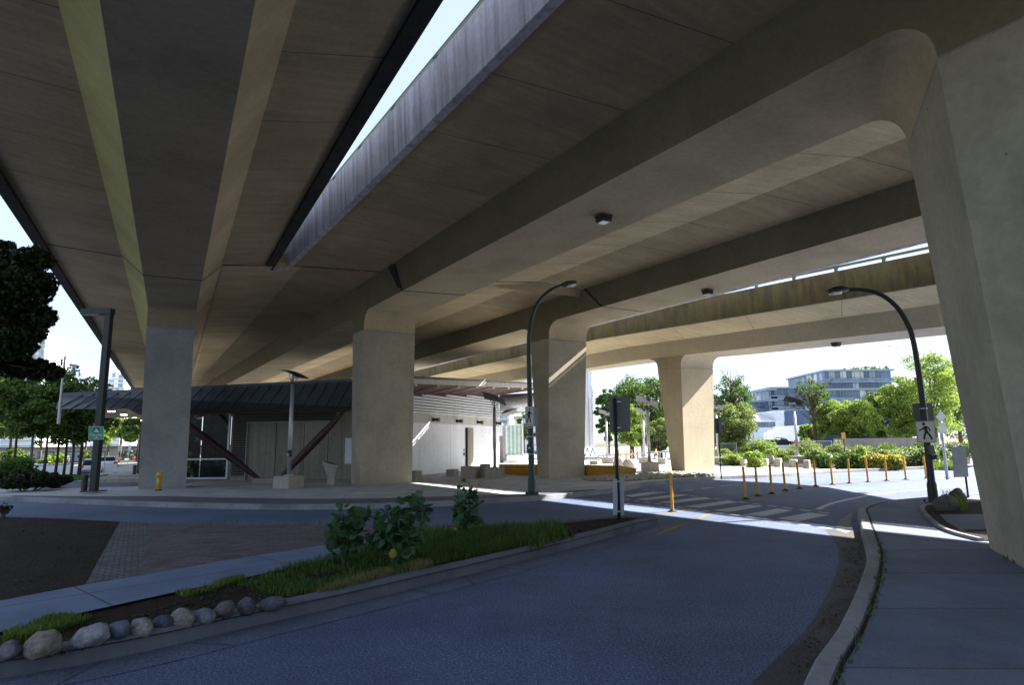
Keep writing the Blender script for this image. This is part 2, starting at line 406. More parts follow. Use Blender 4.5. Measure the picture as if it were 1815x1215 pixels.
def text_mesh(name, body, size, mat, parent, loc, rot, extrude=.004):
    cu = bpy.data.curves.new(name, 'FONT'); cu.body = body; cu.size = size; cu.align_x = 'CENTER'; cu.align_y = 'CENTER'; cu.extrude = extrude
    to = bpy.data.objects.new(name + '_c', cu); C.objects.link(to)
    bpy.context.view_layer.update()
    me = bpy.data.meshes.new_from_object(to.evaluated_get(bpy.context.evaluated_depsgraph_get()))
    bpy.data.objects.remove(to); bpy.data.curves.remove(cu)
    me.materials.clear(); me.materials.append(M[mat])
    o = bpy.data.objects.new(name, me); link(o, parent); o.location = loc; o.rotation_euler = rot; return o

# ------------------------------------------------------------------ ground levels
def sstep(a, b, x):
    t = min(1, max(0, (x - a) / (b - a))); return t * t * (3 - 2 * t)
def zst(y): return float(np.interp(y, [25, 40, 60, 66, 86, 120, 200, 600], [0, -.3, -.8, -.72, -.58, -1.6, -2.2, -3]))
def dip(x, y):
    edge = -13.0 - .6 * (y - 25)
    return zst(y) * (1 - sstep(edge - 1.5, edge + 2.5, x)) if y > 25 else 0.0
mb = MB()
xs = [-2500, -900, -400, -200, -120, -90, -75, -65, -55, -48, -42, -37, -33, -29, -25, -21, -17, -13, -9, -5, 0, 10, 25, 60, 150, 400, 900, 2500]
ys = [-1500, -300, -80, -20, 0, 12, 20, 25, 30, 35, 40, 46, 53, 60, 66, 75, 86, 100, 120, 150, 200, 300, 600, 1200, 3500]
for y in ys:
    for x in xs: mb.v.append((x, y, -.14 + dip(x, y)))
for j in range(len(ys) - 1):
    for i in range(len(xs) - 1):
        a = j * len(xs) + i; mb.f.append((a, a + 1, a + 1 + len(xs), a + len(xs)))
struct(mb.obj('ground', 'ground', up=True))

# carriageway
struct(MB().poly([(-45, -25, 0), (75, -25, 0), (75, 52, 0), (24, 44, 0), (10, 36, 0), (-45, 30, 0)]).obj('road', 'asphalt', up=True))

# far kerb line (single valued in x)
KERB = [(-60, 40), (-34, 28.5), (-24, 23.8), (-16.2, 20.76), (-13.78, 19.7), (-10.41, 18.27), (-8.4, 17.55), (-6.78, 17.09), (-5.4, 16.85), (-4.21, 16.8), (-2.8, 17.0), (-1.66, 17.36), (-.17, 18.13), (1.1, 18.95), (1.75, 19.55), (2.6, 20.35), (3.3, 21.1), (3.9, 22.1), (4.6, 23.4), (5.4, 24.6), (6.5, 25.7), (7.6, 26.8), (8.8, 27.6), (10.5, 28.3), (12.4, 29.3), (15.9, 31.6), (20.1, 33.6), (24.2, 35.3), (40, 41), (75, 53)]
OFF = [0, .16, 1.2, 2.6, 5, 9, 14, 20, 28, 40, 60, 90, 140]
def zplaza(x, y, off):
    return .13 - .09 * sstep(.1, 2.6, off) + dip(x, y)
def zp(x, y):
    ky = float(np.interp(x, [k[0] for k in KERB], [k[1] for k in KERB])); return zplaza(x, y, y - ky)
mb = MB()
for off in OFF[1:]:
    for (x, y) in KERB: mb.v.append((x, y + off, zplaza(x, y + off, off)))
n = len(KERB)
for j in range(len(OFF) - 2):
    for i in range(n - 1):
        a = j * n + i; mb.f.append((a, a + 1, a + 1 + n, a + n))
struct(mb.obj('plaza_pavement', 'plaza', up=True))
def ribbon(name, pts, width, z0, z1, mat, side=1, lip=.02, closed=False):
    """kerb: pts on the road edge, body on the left (side=1) or right of the walk"""
    P = [Vector((p[0], p[1], 0)) for p in pts]; secs = []
    for i, p in enumerate(P):
        a = P[max(i - 1, 0)]; b = P[min(i + 1, len(P) - 1)]; d = (b - a).normalized(); nrm = Vector((-d.y, d.x, 0)) * side
        zt = z1 + dip(p.x, p.y)
        secs.append([p + Vector((0, 0, z0)), p + nrm * lip + Vector((0, 0, zt - .015)), p + nrm * (lip + .02) + Vector((0, 0, zt)), p + nrm * width + Vector((0, 0, zt)), p + nrm * width + Vector((0, 0, z0))])
    return struct(MB().loft(secs).obj(name, mat))
def dense(pts, step=.35):
    out = []
    P = [Vector((p[0], p[1], 0)) for p in pts]
    for i in range(len(P) - 1):
        p0 = P[max(i - 1, 0)]; p1 = P[i]; p2 = P[i + 1]; p3 = P[min(i + 2, len(P) - 1)]
        k = max(1, int((p2 - p1).length / step))
        for j in range(k):
            t = j / k
            out.append(.5 * ((2 * p1) + (p2 - p0) * t + (2 * p0 - 5 * p1 + 4 * p2 - p3) * t * t + (3 * p1 - p0 - 3 * p2 + p3) * t ** 3))
    out.append(P[-1]); return [(p.x, p.y) for p in out]
ribbon('kerb', dense(KERB[2:], .6), .17, -.05, .138, 'kerb')
# darker asphalt apron between far kerb and plaza slabs
ap = [(x, y) for x, y in dense(KERB[3:16], .8)]
wid = lambda x: .25 + 2.3 * sstep(-16.5, -11, x) * (1 - .75 * sstep(-2, 3, x))
mb = MB()
for (x, y) in ap: mb.v.append((x, y + .17, zplaza(x, y + .17, .17) + .006))
for q in (.33, .66, 1.0):
    for (x, y) in ap: mb.v.append((x, y + .17 + q * wid(x), zplaza(x, y, .17 + q * wid(x)) + .012))
n = len(ap)
for j in range(3):
    for i in range(n - 1):
        a = j * n + i; mb.f.append((a, a + 1, a + 1 + n, a + n))
struct(mb.obj('apron', 'plaza_asphalt', up=True))
mb = MB()
for i in range(n):
    x, y = ap[i]; o1 = .17 + .62 * wid(x); o2 = o1 + .1
    mb.v.append((x, y + o1, zplaza(x, y, o1) + .020)); mb.v.append((x, y + o2, zplaza(x, y, o2) + .020))
for i in range(n - 1): mb.f.append((2 * i, 2 * i + 2, 2 * i + 3, 2 * i + 1))
struct(mb.obj('paving_line', 'kerb', up=True))

# near island
ISL = dense([(-5.6, 3.2), (-3.71, 4.93), (-3.31, 5.21), (-2.88, 5.63), (-2.41, 6.2), (-1.81, 6.86), (-1.13, 7.72), (-.09, 9.03), (.76, 10.15), (1.9, 11.75), (2.5, 12.6), (2.86, 13.05), (2.78, 13.35), (2.35, 13.45), (1.6, 13.25), (.95, 12.75), (.1, 12.35), (-1.18, 12.42)], .3)
ribbon('kerb', ISL, .19, -.05, .15, 'kerb_dark', 1, .03)
ISLB = [(-1.18, 12.42), (-2.02, 12.4), (-3.68, 12.56), (-7.3, 13.26), (-8.4, 13.75), (-10.07, 14.44), (-11.62, 14.93), (-20, 17.5), (-20, 3)]
ring = [(x, y) for x, y in ISL] + ISLB[1:]
struct(MB().poly([(x, y, .118) for x, y in ring]).obj('planting_bed', 'soil', up=True))
struct(MB().poly([(*p, .128) for p in [(-8.12, 13.53), (-4.79, 7.42), (-4.43, 7.88), (-7.31, 13.17)]]).obj('sett_paving', 'cobble', up=True))
struct(MB().poly([(*p, .132) for p in [(-7.31, 13.17), (-4.43, 7.88), (-3.85, 8.84), (-2.92, 10.0), (-1.84, 11.25), (-1.0, 12.05), (-1.3, 12.28), (-2.02, 12.3), (-3.68, 12.46)]]).obj('brick_paving', 'brick', up=True))
struct(MB().poly([(*p, .142) for p in [(-6.6, 4.7), (-5.15, 6.74), (-4.79, 7.42), (-4.43, 7.88), (-3.85, 8.84), (-2.92, 10.0), (-1.84, 11.25), (-1.0, 12.05), (.2, 12.32), (.75, 12.1), (-.6, 11.1), (-1.5, 10.1), (-2.55, 8.75), (-3.06, 7.8), (-3.5, 7.1), (-3.74, 6.69), (-4.11, 6.02), (-4.27, 5.63), (-5.0, 4.5), (-5.8, 3.6)]]).obj('path', 'path', up=True))
# gutter wash along the island kerb and at the right-hand kerb
mb = MB()
for i, (x, y) in enumerate(ISL[:-8]):
    a = Vector(ISL[max(i - 1, 0)]); b = Vector(ISL[min(i + 1, len(ISL) - 1)]); d = (b - a).normalized(); nr = Vector((d.y, -d.x))
    mb.v.append((x - nr.x * .02, y - nr.y * .02, .004)); mb.v.append((x + nr.x * .42, y + nr.y * .42, .004))
for i in range(len(mb.v) // 2 - 1): mb.f.append((2 * i, 2 * i + 1, 2 * i + 3, 2 * i + 2))
struct(mb.obj('gutter', 'asphalt_old', up=True))

RK = dense([(.2, 1.5), (1.3, 3.5), (2.06, 4.74), (2.54, 5.4), (3.59, 7.03), (4.62, 8.75), (5.5, 10.45), (6.15, 11.75), (6.75, 12.9), (7.35, 14.1), (8.0, 15.0), (8.75, 15.75), (9.9, 16.45), (11.6, 17.2), (16, 18.9), (30, 24)], .35)
ribbon('kerb', RK, .17, -.05, .15, 'kerb', -1, .03)
SWR = [(60, 33), (60, 10), (14, -10), (.6, -6), (.4, 1.4)]
inner = []
for i, (x, y) in enumerate(RK):
    a = Vector(RK[max(i - 1, 0)]); b = Vector(RK[min(i + 1, len(RK) - 1)]); d = (b - a).normalized(); inner.append((x + d.y * .16, y - d.x * .16))
struct(MB().poly([(x, y, .138) for x, y in inner[1:]] + [(x, y, .138) for x, y in SWR[1:-1]]).obj('sidewalk', 'sidewalk', up=True))
# dark weedy seam behind the kerb
mb = MB()
for i, (x, y) in enumerate(RK[3:44]):
    a = Vector(RK[i + 2]); b = Vector(RK[i + 4]); d = (b - a).normalized()
    for o in (.185, .215): mb.v.append((x + d.y * o, y - d.x * o, .1425))
for i in range(len(mb.v) // 2 - 1): mb.f.append((2 * i, 2 * i + 1, 2 * i + 3, 2 * i + 2))
struct(mb.obj('pavement_seam', 'soil', up=True))
BED = dense([(10.5, 15.2), (9.5, 14.85), (8.94, 14.27), (8.25, 13.1), (7.55, 11.75), (7.05, 10.6), (6.9, 9.7)], .3)
struct(MB().poly([(x, y, .150) for x, y in BED] + [(11.5, 8.5, .150), (16, 12, .150), (16, 17, .150), (12.5, 16.2, .150)]).obj('planting_bed', 'soil', up=True))
ribbon('kerb', BED, .09, .1, .185, 'kerb', -1, .01)
struct(MB().poly([(x, y, .155) for x, y in [(8.35, 12.9), (7.75, 11.8), (7.3, 10.8), (9.6, 10.6), (11.5, 12.2), (10.6, 12.9)]]).obj('paved_pad', 'plaza_asphalt', up=True))
GUT = dense([(.6, 3.2), (1.67, 4.75), (2.74, 6.2), (4.12, 8.5), (5.0, 10.25), (5.75, 12.2)], .3)
mb = MB(); RKs = RK[4:]
for i in range(26):
    f = i / 25; a = Vector(GUT[int(f * (len(GUT) - 1))]); b = min(RK, key=lambda q: (Vector(q) - a).length); b = Vector(b); b = b + (b - a).normalized() * .05
    mb.v.append((a.x, a.y, .004)); mb.v.append((b.x, b.y, .005))
for i in range(25): mb.f.append((2 * i, 2 * i + 1, 2 * i + 3, 2 * i + 2))
struct(mb.obj('gutter', 'gutter', up=True))
struct(MB().poly([(*G(u, v, 0)[:2], .006) for u, v in [(1481, 940), (1488, 922), (1512, 910), (1508, 925), (1512, 942), (1500, 946)]]).obj('ramp_pad', 'kerb', up=True))

# markings
Zq = [[(105, 300), (270, 275), (380, 280), (150, 310)], [(170, 325), (450, 292), (530, 298), (250, 333)], [(320, 347), (600, 312), (690, 320), (420, 352)], [(495, 373), (780, 335), (860, 345), (610, 382)], [(690, 400), (940, 362), (1035, 372), (800, 410)], [(890, 430), (1130, 388), (1225, 400), (1040, 440)], [(1125, 455), (1340, 415), (1475, 430), (1270, 473)]]
for q in Zq:
    struct(MB().poly([(*G(1080 + x / 3.78, 800 + y / 3.78)[:2], .005) for x, y in q]).obj('road_marking', 'paint_white', up=True))
def dashes(a, b, n, duty, wd, mat='paint_white'):
    a = Vector(a[:2]); b = Vector(b[:2]); d = b - a; nr = Vector((-d.y, d.x)).normalized() * wd / 2
    for i in range(n):
        p = a + d * (i / n); q = a + d * ((i + duty) / n)
        struct(MB().poly([(*(p + nr), .005), (*(p - nr), .005), (*(q - nr), .005), (*(q + nr), .005)]).obj('road_marking', mat, up=True))
dashes(G(1108, 886), G(1492, 941), 15, .55, .12)
dashes(G(1140, 869), G(1485, 913), 15, .55, .12)
def stripe(pts, wd, mat):
    P = [Vector(p) for p in dense(pts, .5)]; mb = MB()
    for i, p in enumerate(P):
        d = (P[min(i + 1, len(P) - 1)] - P[max(i - 1, 0)]).normalized(); nr = Vector((-d.y, d.x)) * wd / 2
        mb.v += [(*(p + nr), .005), (*(p - nr), .005)]
    for i in range(len(P) - 1): mb.f.append((2 * i, 2 * i + 1, 2 * i + 3, 2 * i + 2))
    struct(mb.obj('road_marking', mat, up=True))
for a, b in [((1207, 871), (1228, 869)), ((1243, 867), (1264, 865)), ((1275, 863), (1298, 861))]:
    stripe([G(*a)[:2], G(*b)[:2]], .13, 'paint_white')
stripe([(7.17, 15.48), (8.21, 16.9), (9.66, 18.4), (10.97, 19.59), (13.9, 21.48), (15.61, 22.5), (26, 27)], .14, 'paint_white')
stripe([(6.48, 17.94), (8.0, 19.9), (9.33, 21.22), (12.36, 23.46), (18.5, 26.9)], .1, 'paint_yellow')
stripe([(2.55, 11.76), (3.14, 12.71), (4.57, 15.04)], .1, 'paint_yellow')
stripe([(.89, 14.01), (2.26, 14.71), (3.7, 15.2), (4.41, 16.0)], .1, 'paint_yellow')
struct(MB().poly([(*G(u, v)[:2], .006) for u, v in [(1514, 875), (1523, 873), (1540, 874), (1532, 876.5)]]).obj('drain_grate', 'metal_dark', up=True))

# ------------------------------------------------------------------ viaducts
def pts(ring, s):                       # ring of (t, z) or (t, z, ds)
    return [(r[0], (s(r[0]) if callable(s) else s), r[1]) for r in ring]
def pier(parent, tl, tr, sf, sb, zj, zg, Rf, mat, skew=0.0, ztop=None, z0=-.1, name='pier', head='girder'):
    """tl,tr,sf,sb = (base, top); fillets of radius Rf on both s faces up to girder level zg"""
    prof = []                            # (z, front s, back s, tl, tr)
    lv = [(z0, 0), (zj - .02, 1), (zj, 1, .025), (zj + .035, 1, .025), (zj + .055, 1)]
    for q in lv:
        f = q[1]; ins = q[2] if len(q) > 2 else 0
        e = lambda ab: ab[0] + (ab[1] - ab[0]) * f
        prof.append((q[0], e(sf) + ins, e(sb) - ins, e(tl) + ins, e(tr) - ins))
    zs = zg - Rf
    if zs > zj + .08: prof.append((zs, sf[1], sb[1], tl[1], tr[1]))
    for k in range(1, 9):
        a = k / 8 * math.pi / 2; off = Rf * (1 - math.cos(a)); zz = max(zj + .1, zs) + (zg - max(zj + .1, zs)) * math.sin(a)
        prof.append((zz, sf[1] - off, sb[1] + off, tl[1], tr[1]))
    prof.append(((ztop or zg + .12), sf[1] - Rf, sb[1] + Rf, tl[1], tr[1]))
    secs = []
    for z, a, b, l, r in prof:
        k = lambda t: (t - tl[1]) * skew
        secs.append([(l, a + k(l), z), (r, a + k(r), z), (r, b + k(r), z), (l, b + k(l), z)])
    k = 5 if head else len(secs)
    o = MB().loft(secs[:k]).obj(name, mat, parent)
    if head: MB().loft(secs[k - 1:]).obj('pier_head', head, parent)
    return o

# right viaduct: local x = t (across), y = s (along)
A1 = R_(32.1)
V1 = thing('viaduct', 'wide concrete road viaduct overhead on the right with two box girders and three tapered piers', 'viaduct', (0, 0, 0), A1, None)
V1['group'] = 'concrete viaducts'
jt = lambda t: float(np.interp(t, [5, 8.3, 11.4, 16.4, 21.5], [24.3, 22.45, 21.05, 20.6, 20.2]))
ringA = [(5.3, 8.37), (5.5, 8.34), (8.3, 8.107), (11.4, 7.80), (14.2, 8.09), (16.4, 7.96), (19.3, 7.60), (20.7, 7.62), (20.9, 7.65), (20.9, 8.4), (5.3, 8.75)]
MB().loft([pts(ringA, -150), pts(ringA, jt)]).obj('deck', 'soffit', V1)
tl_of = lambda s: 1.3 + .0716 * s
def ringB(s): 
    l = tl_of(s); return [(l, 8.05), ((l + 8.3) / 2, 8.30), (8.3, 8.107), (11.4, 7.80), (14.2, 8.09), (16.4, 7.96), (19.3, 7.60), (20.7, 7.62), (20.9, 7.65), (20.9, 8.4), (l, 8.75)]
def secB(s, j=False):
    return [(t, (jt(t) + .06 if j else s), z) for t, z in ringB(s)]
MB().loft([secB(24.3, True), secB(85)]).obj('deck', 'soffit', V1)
g1 = [(8.57, 7.1), (10.85, 7.1), (11.45, 7.88), (8.24, 8.16)]
g2 = [(16.8, 7.13), (19.0, 7.1), (19.36, 7.72), (16.35, 8.02)]
gj = lambda t: float(np.interp(t, [8.57, 10.8, 16.8, 19], [21.0, 20.55, 19.75, 19.6]))
for g in (g1, g2):
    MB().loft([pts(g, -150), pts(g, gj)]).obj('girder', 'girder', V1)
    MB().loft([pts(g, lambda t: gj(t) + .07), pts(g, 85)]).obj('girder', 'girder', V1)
# bearing recesses cut in the web at the half joint
MB().loft([[(8.225, 21.05, 8.05), (8.225, 21.6, 8.05), (8.55, 21.35, 7.18), (8.55, 20.98, 7.18)], [(8.27, 21.05, 8.07), (8.27, 21.6, 8.07), (8.6, 21.35, 7.2), (8.6, 20.98, 7.2)]]).obj('joint_recess', 'parapet_dark', V1)
lp = [(5.18, 8.27), (5.38, 8.27), (5.38, 9.47), (5.12, 9.47)]
MB().loft([pts(lp, -150), pts(lp, 24.45)]).obj('parapet', 'parapet', V1)
rp = [(20.72, 7.58), (20.94, 7.58), (20.94, 8.5), (20.72, 8.5)]
MB().loft([pts(rp, -150), pts(rp, 85)]).obj('parapet', 'parapet', V1)
mb = MB().bb((5.2, -150, 9.66), (5.28, 24.3, 9.72))
for k in range(28): mb.bb((5.21, -41.6 + k * 2.4, 9.4), (5.27, -41.5 + k * 2.4, 9.67))
mb.obj('railing', 'metal_green', V1)
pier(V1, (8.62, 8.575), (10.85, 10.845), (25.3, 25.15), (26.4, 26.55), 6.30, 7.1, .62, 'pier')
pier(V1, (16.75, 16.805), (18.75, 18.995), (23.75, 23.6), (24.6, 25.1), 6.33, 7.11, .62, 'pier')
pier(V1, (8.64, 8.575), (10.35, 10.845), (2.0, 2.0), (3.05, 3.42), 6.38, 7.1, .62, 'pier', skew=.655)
for o in (V1,): pass

# left viaduct
A0 = R_(28)
V0 = thing('viaduct', 'narrower concrete viaduct overhead on the left with a single box girder and dark edge beams', 'viaduct', (0, 0, 0), A0, 'concrete viaducts')
j0 = lambda t: float(np.interp(t, [-4.1, -1.85, 1.2, 3.4], [25.1, 24.6, 24.3, 24.75]))
r0 = [(-4.05, 8.33), (-1.83, 8.05), (1.2, 8.05), (2.98, 8.33), (2.98, 8.75), (-4.05, 8.75)]
r0b = [(-4.05, 8.33), (-1.83, 8.05), (1.2, 8.05), (1.35, 8.07), (1.35, 8.75), (-4.05, 8.75)]
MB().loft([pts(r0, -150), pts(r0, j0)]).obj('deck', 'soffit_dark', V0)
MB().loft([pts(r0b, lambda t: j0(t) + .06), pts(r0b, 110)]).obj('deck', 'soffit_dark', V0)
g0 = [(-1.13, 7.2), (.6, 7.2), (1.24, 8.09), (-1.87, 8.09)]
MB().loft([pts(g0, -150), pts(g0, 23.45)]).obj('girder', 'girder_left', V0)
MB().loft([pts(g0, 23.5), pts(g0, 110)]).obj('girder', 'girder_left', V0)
eb = [(3.06, 8.22), (3.36, 8.20), (3.40, 8.27), (3.36, 9.45), (3.16, 9.45), (3.06, 8.7)]
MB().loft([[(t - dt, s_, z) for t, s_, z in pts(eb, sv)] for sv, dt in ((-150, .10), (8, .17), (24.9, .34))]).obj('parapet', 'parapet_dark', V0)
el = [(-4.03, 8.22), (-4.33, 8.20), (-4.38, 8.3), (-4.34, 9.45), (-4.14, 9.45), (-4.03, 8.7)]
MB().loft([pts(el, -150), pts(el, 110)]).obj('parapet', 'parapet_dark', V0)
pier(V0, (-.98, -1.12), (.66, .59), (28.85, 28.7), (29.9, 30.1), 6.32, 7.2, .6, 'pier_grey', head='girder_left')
# rounded nose closing the slot between the decks
MB().lathe((3.32, 24.72, 8.19), [(.22, 0), (.25, .02), (.25, 1.25), (.22, 1.27)], 20).obj('nose', 'parapet', V0, smooth=False)

# ramp viaduct
V3 = thing('viaduct', 'lower concrete ramp viaduct behind with mossy parapet, steel railing and one flared pier', 'viaduct', (0, 0, 0), A1, 'concrete viaducts')
zb = lambda s: 5.2 + .038 * min(s, 27)
def sec3(ring, s): return [(t, s, zb(s) + z) for t, z in ring]
SS = [-35, 2, 7, 9, 11, 13, 17, 21, 27, 33, 110]
ip = lambda s, xs, ys: float(np.interp(s, xs, ys))
edge = lambda s: ip(s, [7, 12, 21, 33], [26.6, 30.9, 30.9, 26.9])
bL = lambda s: ip(s, [7, 11], [23.6, 25.3]); bR = lambda s: ip(s, [7, 11, 21, 33], [24.9, 27.8, 27.8, 26.4]); pL = lambda s: ip(s, [4, 8], [-.6, 0])
sec3 = lambda ring, s: [(t, s, zb(s) + z) for t, z in ring]
MB().loft([sec3([(22.3 + pL(s), 1.03), (bL(s) - .4, .76), (bR(s) + .35, .74), (edge(s), 1.0), (edge(s), 1.35), (22.3 + pL(s), 1.35)], s) for s in SS]).obj('deck', 'soffit_ramp', V3)
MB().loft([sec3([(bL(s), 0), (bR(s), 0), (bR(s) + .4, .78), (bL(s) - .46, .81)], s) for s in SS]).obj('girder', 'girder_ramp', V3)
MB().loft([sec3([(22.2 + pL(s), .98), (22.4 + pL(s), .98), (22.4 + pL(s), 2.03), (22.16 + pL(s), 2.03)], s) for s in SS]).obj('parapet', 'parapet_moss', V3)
mb = MB().loft([sec3([(22.22 + pL(s), 2.17), (22.32 + pL(s), 2.17), (22.32 + pL(s), 2.25), (22.22 + pL(s), 2.25)], s) for s in SS])
for k in range(46):
    s = -18 + k * 1.72; mb.bb((22.23 + pL(s), s - .06, zb(s) + 2.0), (22.31 + pL(s), s + .06, zb(s) + 2.2))
mb.obj('railing', 'metal_green', V3)
MB().loft([sec3([(edge(s) - .2, 1.2), (edge(s) - .01, 1.2), (edge(s) - .01, 1.95), (edge(s) - .2, 1.95)], s) for s in SS]).obj('parapet', 'parapet', V3)
# dark movement joints across the decks and girders
def joint(parent, P, wd=.11):
    P = [Vector(p) for p in P]; k = Vector((0, wd, 0)); dz = Vector((0, 0, -.006)); up = Vector((0, 0, .05))
    MB().loft([[p + dz, p + k + dz, p + k + up, p + up] for p in P]).obj('movement_joint', 'black', parent)
joint(V1, [(t, jt(t) - .02, z) for t, z in ((5.4, 8.355), (8.26, 8.11))])
joint(V1, [(8.57, gj(8.57) - .02, 7.1), (10.85, gj(10.85) - .02, 7.1)], .08)
joint(V1, [(t, jt(t) - .02, z) for t, z in ((11.45, 7.805), (14.2, 8.09), (16.33, 7.964))])
joint(V1, [(16.8, gj(16.8) - .02, 7.13), (19.0, gj(19) - .02, 7.1)], .08)
for (ta, za, tb, zb_, sa, sb) in ((8.24, 8.12, 8.565, 7.1, 21.35, 21.0), (16.36, 7.98, 16.795, 7.13, 20.3, 19.74)):
    q = Vector((-.012, 0, 0)); MB().loft([[Vector((ta, sa, za)) + q, Vector((ta, sa + .12, za)) + q, Vector((ta + .1, sa + .12, za)), Vector((ta + .1, sa, za))], [Vector((tb, sb, zb_)) + q, Vector((tb, sb + .1, zb_)) + q, Vector((tb + .1, sb + .1, zb_)), Vector((tb + .1, sb, zb_))]]).obj('movement_joint', 'black', V1)
joint(V0, [(t, j0(t) - .02, z) for t, z in ((-4.0, 8.325), (-1.87, 8.055))])
joint(V0, [(t, j0(t) - .02, z) for t, z in ((1.24, 8.055), (2.95, 8.325))])
joint(V0, [(-1.12, 23.43, 7.2), (.59, 23.43, 7.2)], .07)
for sg, tb, ta in ((-1, -1.13, -1.87), (1, .6, 1.24)):
    q = Vector((sg * .01, 0, -.008)); MB().loft([[Vector((ta, 24.5, 8.09)) + q, Vector((ta, 24.57, 8.09)) + q, Vector((ta - sg * .1, 24.57, 8.09)), Vector((ta - sg * .1, 24.5, 8.09))], [Vector((tb, 23.43, 7.2)) + q, Vector((tb, 23.5, 7.2)) + q, Vector((tb - sg * .1, 23.5, 7.2)), Vector((tb - sg * .1, 23.43, 7.2))]]).obj('movement_joint', 'black', V0)
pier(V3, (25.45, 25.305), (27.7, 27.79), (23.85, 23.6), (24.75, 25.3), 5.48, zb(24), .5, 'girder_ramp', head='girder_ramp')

# soffit lights
def soffit_light(p, rz, label):
    t = thing('soffit_light', label, 'light', p, rz, 'box lights under the viaducts'); t.scale = (.85, .85, .85)
    MB().bb((-.17, -.17, -.2), (.17, .17, .0)).obj('housing', 'metal_dark', t, bevel=.02)
    MB().bb((-.19, -.19, -.06), (.19, .19, -.02)).obj('flange', 'brown', t)
    MB().bb((-.12, -.12, -.225), (.12, .12, -.201)).obj('lens', 'lamp_glass', t)
    return t
m1 = Matrix.Rotation(A1, 3, 'Z')
soffit_light(m1 @ Vector((9.83, 11.4, 7.1)), A1, 'square brown box light under the nearest wide girder')
soffit_light(m1 @ Vector((18.2, 15.49, 7.1)), A1, 'small box light under the second girder beside the sky gap')
soffit_light(m1 @ Vector((26.6, 15.8, zb(15.8))), A1, 'small box light under the far ramp girder')

# ------------------------------------------------------------------ foliage helpers
def mesh_np(name, V, F, mat, parent=None):
    me = bpy.data.meshes.new(name); me.from_pydata(V.tolist(), [], F.tolist() if hasattr(F, 'tolist') else F)
    me.materials.append(M[mat]); o = bpy.data.objects.new(name, me); return link(o, parent)
MAPLE = np.array([(0, -.5), (.18, -.42), (.5, -.2), (.32, -.05), (.48, .28), (.2, .2), (0, .6), (-.2, .2), (-.48, .28), (-.32, -.05), (-.5, -.2), (-.18, -.42)])
OVAL = np.array([(0, -.5), (.28, -.1), (.2, .3), (0, .55), (-.2, .3), (-.28, -.1)])
RHOMB = np.array([(0, -.5), (.3, 0), (0, .5), (-.3, 0)])
LOBED = np.array([(.5 * (1 - .16 * (k % 2)) * math.sin(a), .5 * (1 - .16 * (k % 2)) * math.cos(a) + .1) for k, a in enumerate(np.linspace(math.pi * .93, -math.pi * .93, 15))] + [(0, -.1)])
def leaves(pts, size, rng, shape=RHOMB, up=.5, fold=.25):
    n = len(pts); k = len(shape)
    nrm = rng.normal(size=(n, 3)); nrm[:, 2] += up * 1.5; nrm /= np.linalg.norm(nrm, axis=1)[:, None]
    tmp = rng.normal(size=(n, 3)); a = np.cross(nrm, tmp); a /= np.linalg.norm(a, axis=1)[:, None]; b = np.cross(nrm, a)
    s = size * rng.uniform(.6, 1.25, size=(n, 1, 1))
    V = pts[:, None, :] + s * (shape[None, :, 0:1] * a[:, None, :] + shape[None, :, 1:2] * b[:, None, :] - fold * np.abs(shape[None, :, 0:1]) * nrm[:, None, :])
    F = np.arange(n * k).reshape(n, k)
    return V.reshape(-1, 3), F
def clump_pts(cl, n, rng, hollow=.35):
    out = []
    w = np.array([c[3] ** 2 for c in cl]); w = w / w.sum()
    for c, q in zip(cl, w):
        m = max(4, int(n * q)); d = rng.normal(size=(m, 3)); d /= np.linalg.norm(d, axis=1)[:, None]
        r = c[3] * (hollow + (1 - hollow) * rng.uniform(size=(m, 1)) ** .6); p = d * r; p[:, 2] *= .72
        out.append(p + np.array(c[:3]))
    return np.concatenate(out)
def crown_clumps(c, rad, n, rng, rmin=.22, rmax=.42):
    cl = []
    for i in range(n):
        d = rng.normal(size=3); d /= np.linalg.norm(d); f = rng.uniform(.25, .95) ** .6
        cl.append((c[0] + d[0] * rad[0] * f * .8, c[1] + d[1] * rad[1] * f * .8, c[2] + d[2] * rad[2] * f * .82, min(rad) * rng.uniform(rmin, rmax)))
    return cl
def tree(name, label, base, h, crad, ccz, n_leaf, lsize, lmat, seed, group=None, nclump=26, trunk_r=.16, rr=(.22, .42), bark='bark', shape=RHOMB, cat='tree', limbs=10, extra=None, offset=(0, 0), hollow=.3, trans=None):
    rng = np.random.default_rng(seed)
    t = thing(name, label, cat, base, 0, group)
    cl = crown_clumps((offset[0], offset[1], ccz), crad, nclump, rng, *rr)
    if extra: cl += extra
    V, F = leaves(clump_pts(cl, n_leaf, rng, hollow), lsize, rng, shape)
    mesh_np('crown', V, F, lmat, t)
    mb = MB(); top = (offset[0] * .6, offset[1] * .6, ccz + crad[2] * .35)
    mb.tube([(0, 0, -.3), (.03, .02, h * .2), (offset[0] * .3, offset[1] * .3, ccz * .7), top], [trunk_r * 1.25, trunk_r, trunk_r * .75, trunk_r * .3], 9)
    for i in range(min(limbs, len(cl))):
        c = cl[i]; z0 = ccz * rng.uniform(.55, .95); p0 = Vector((offset[0] * .3 * z0 / ccz, offset[1] * .3 * z0 / ccz, z0)); p2 = Vector(c[:3])
        if p2.z < z0: p0.z = max(.4 * ccz, p2.z - .3)
        mid = (p0 + p2) / 2 + Vector((0, 0, .12 * (p2 - p0).length))
        mb.tube([p0, mid, p2], [trunk_r * .42, trunk_r * .25, trunk_r * .08], 6)
    mb.obj('trunk', bark, t, smooth=True)
    return t
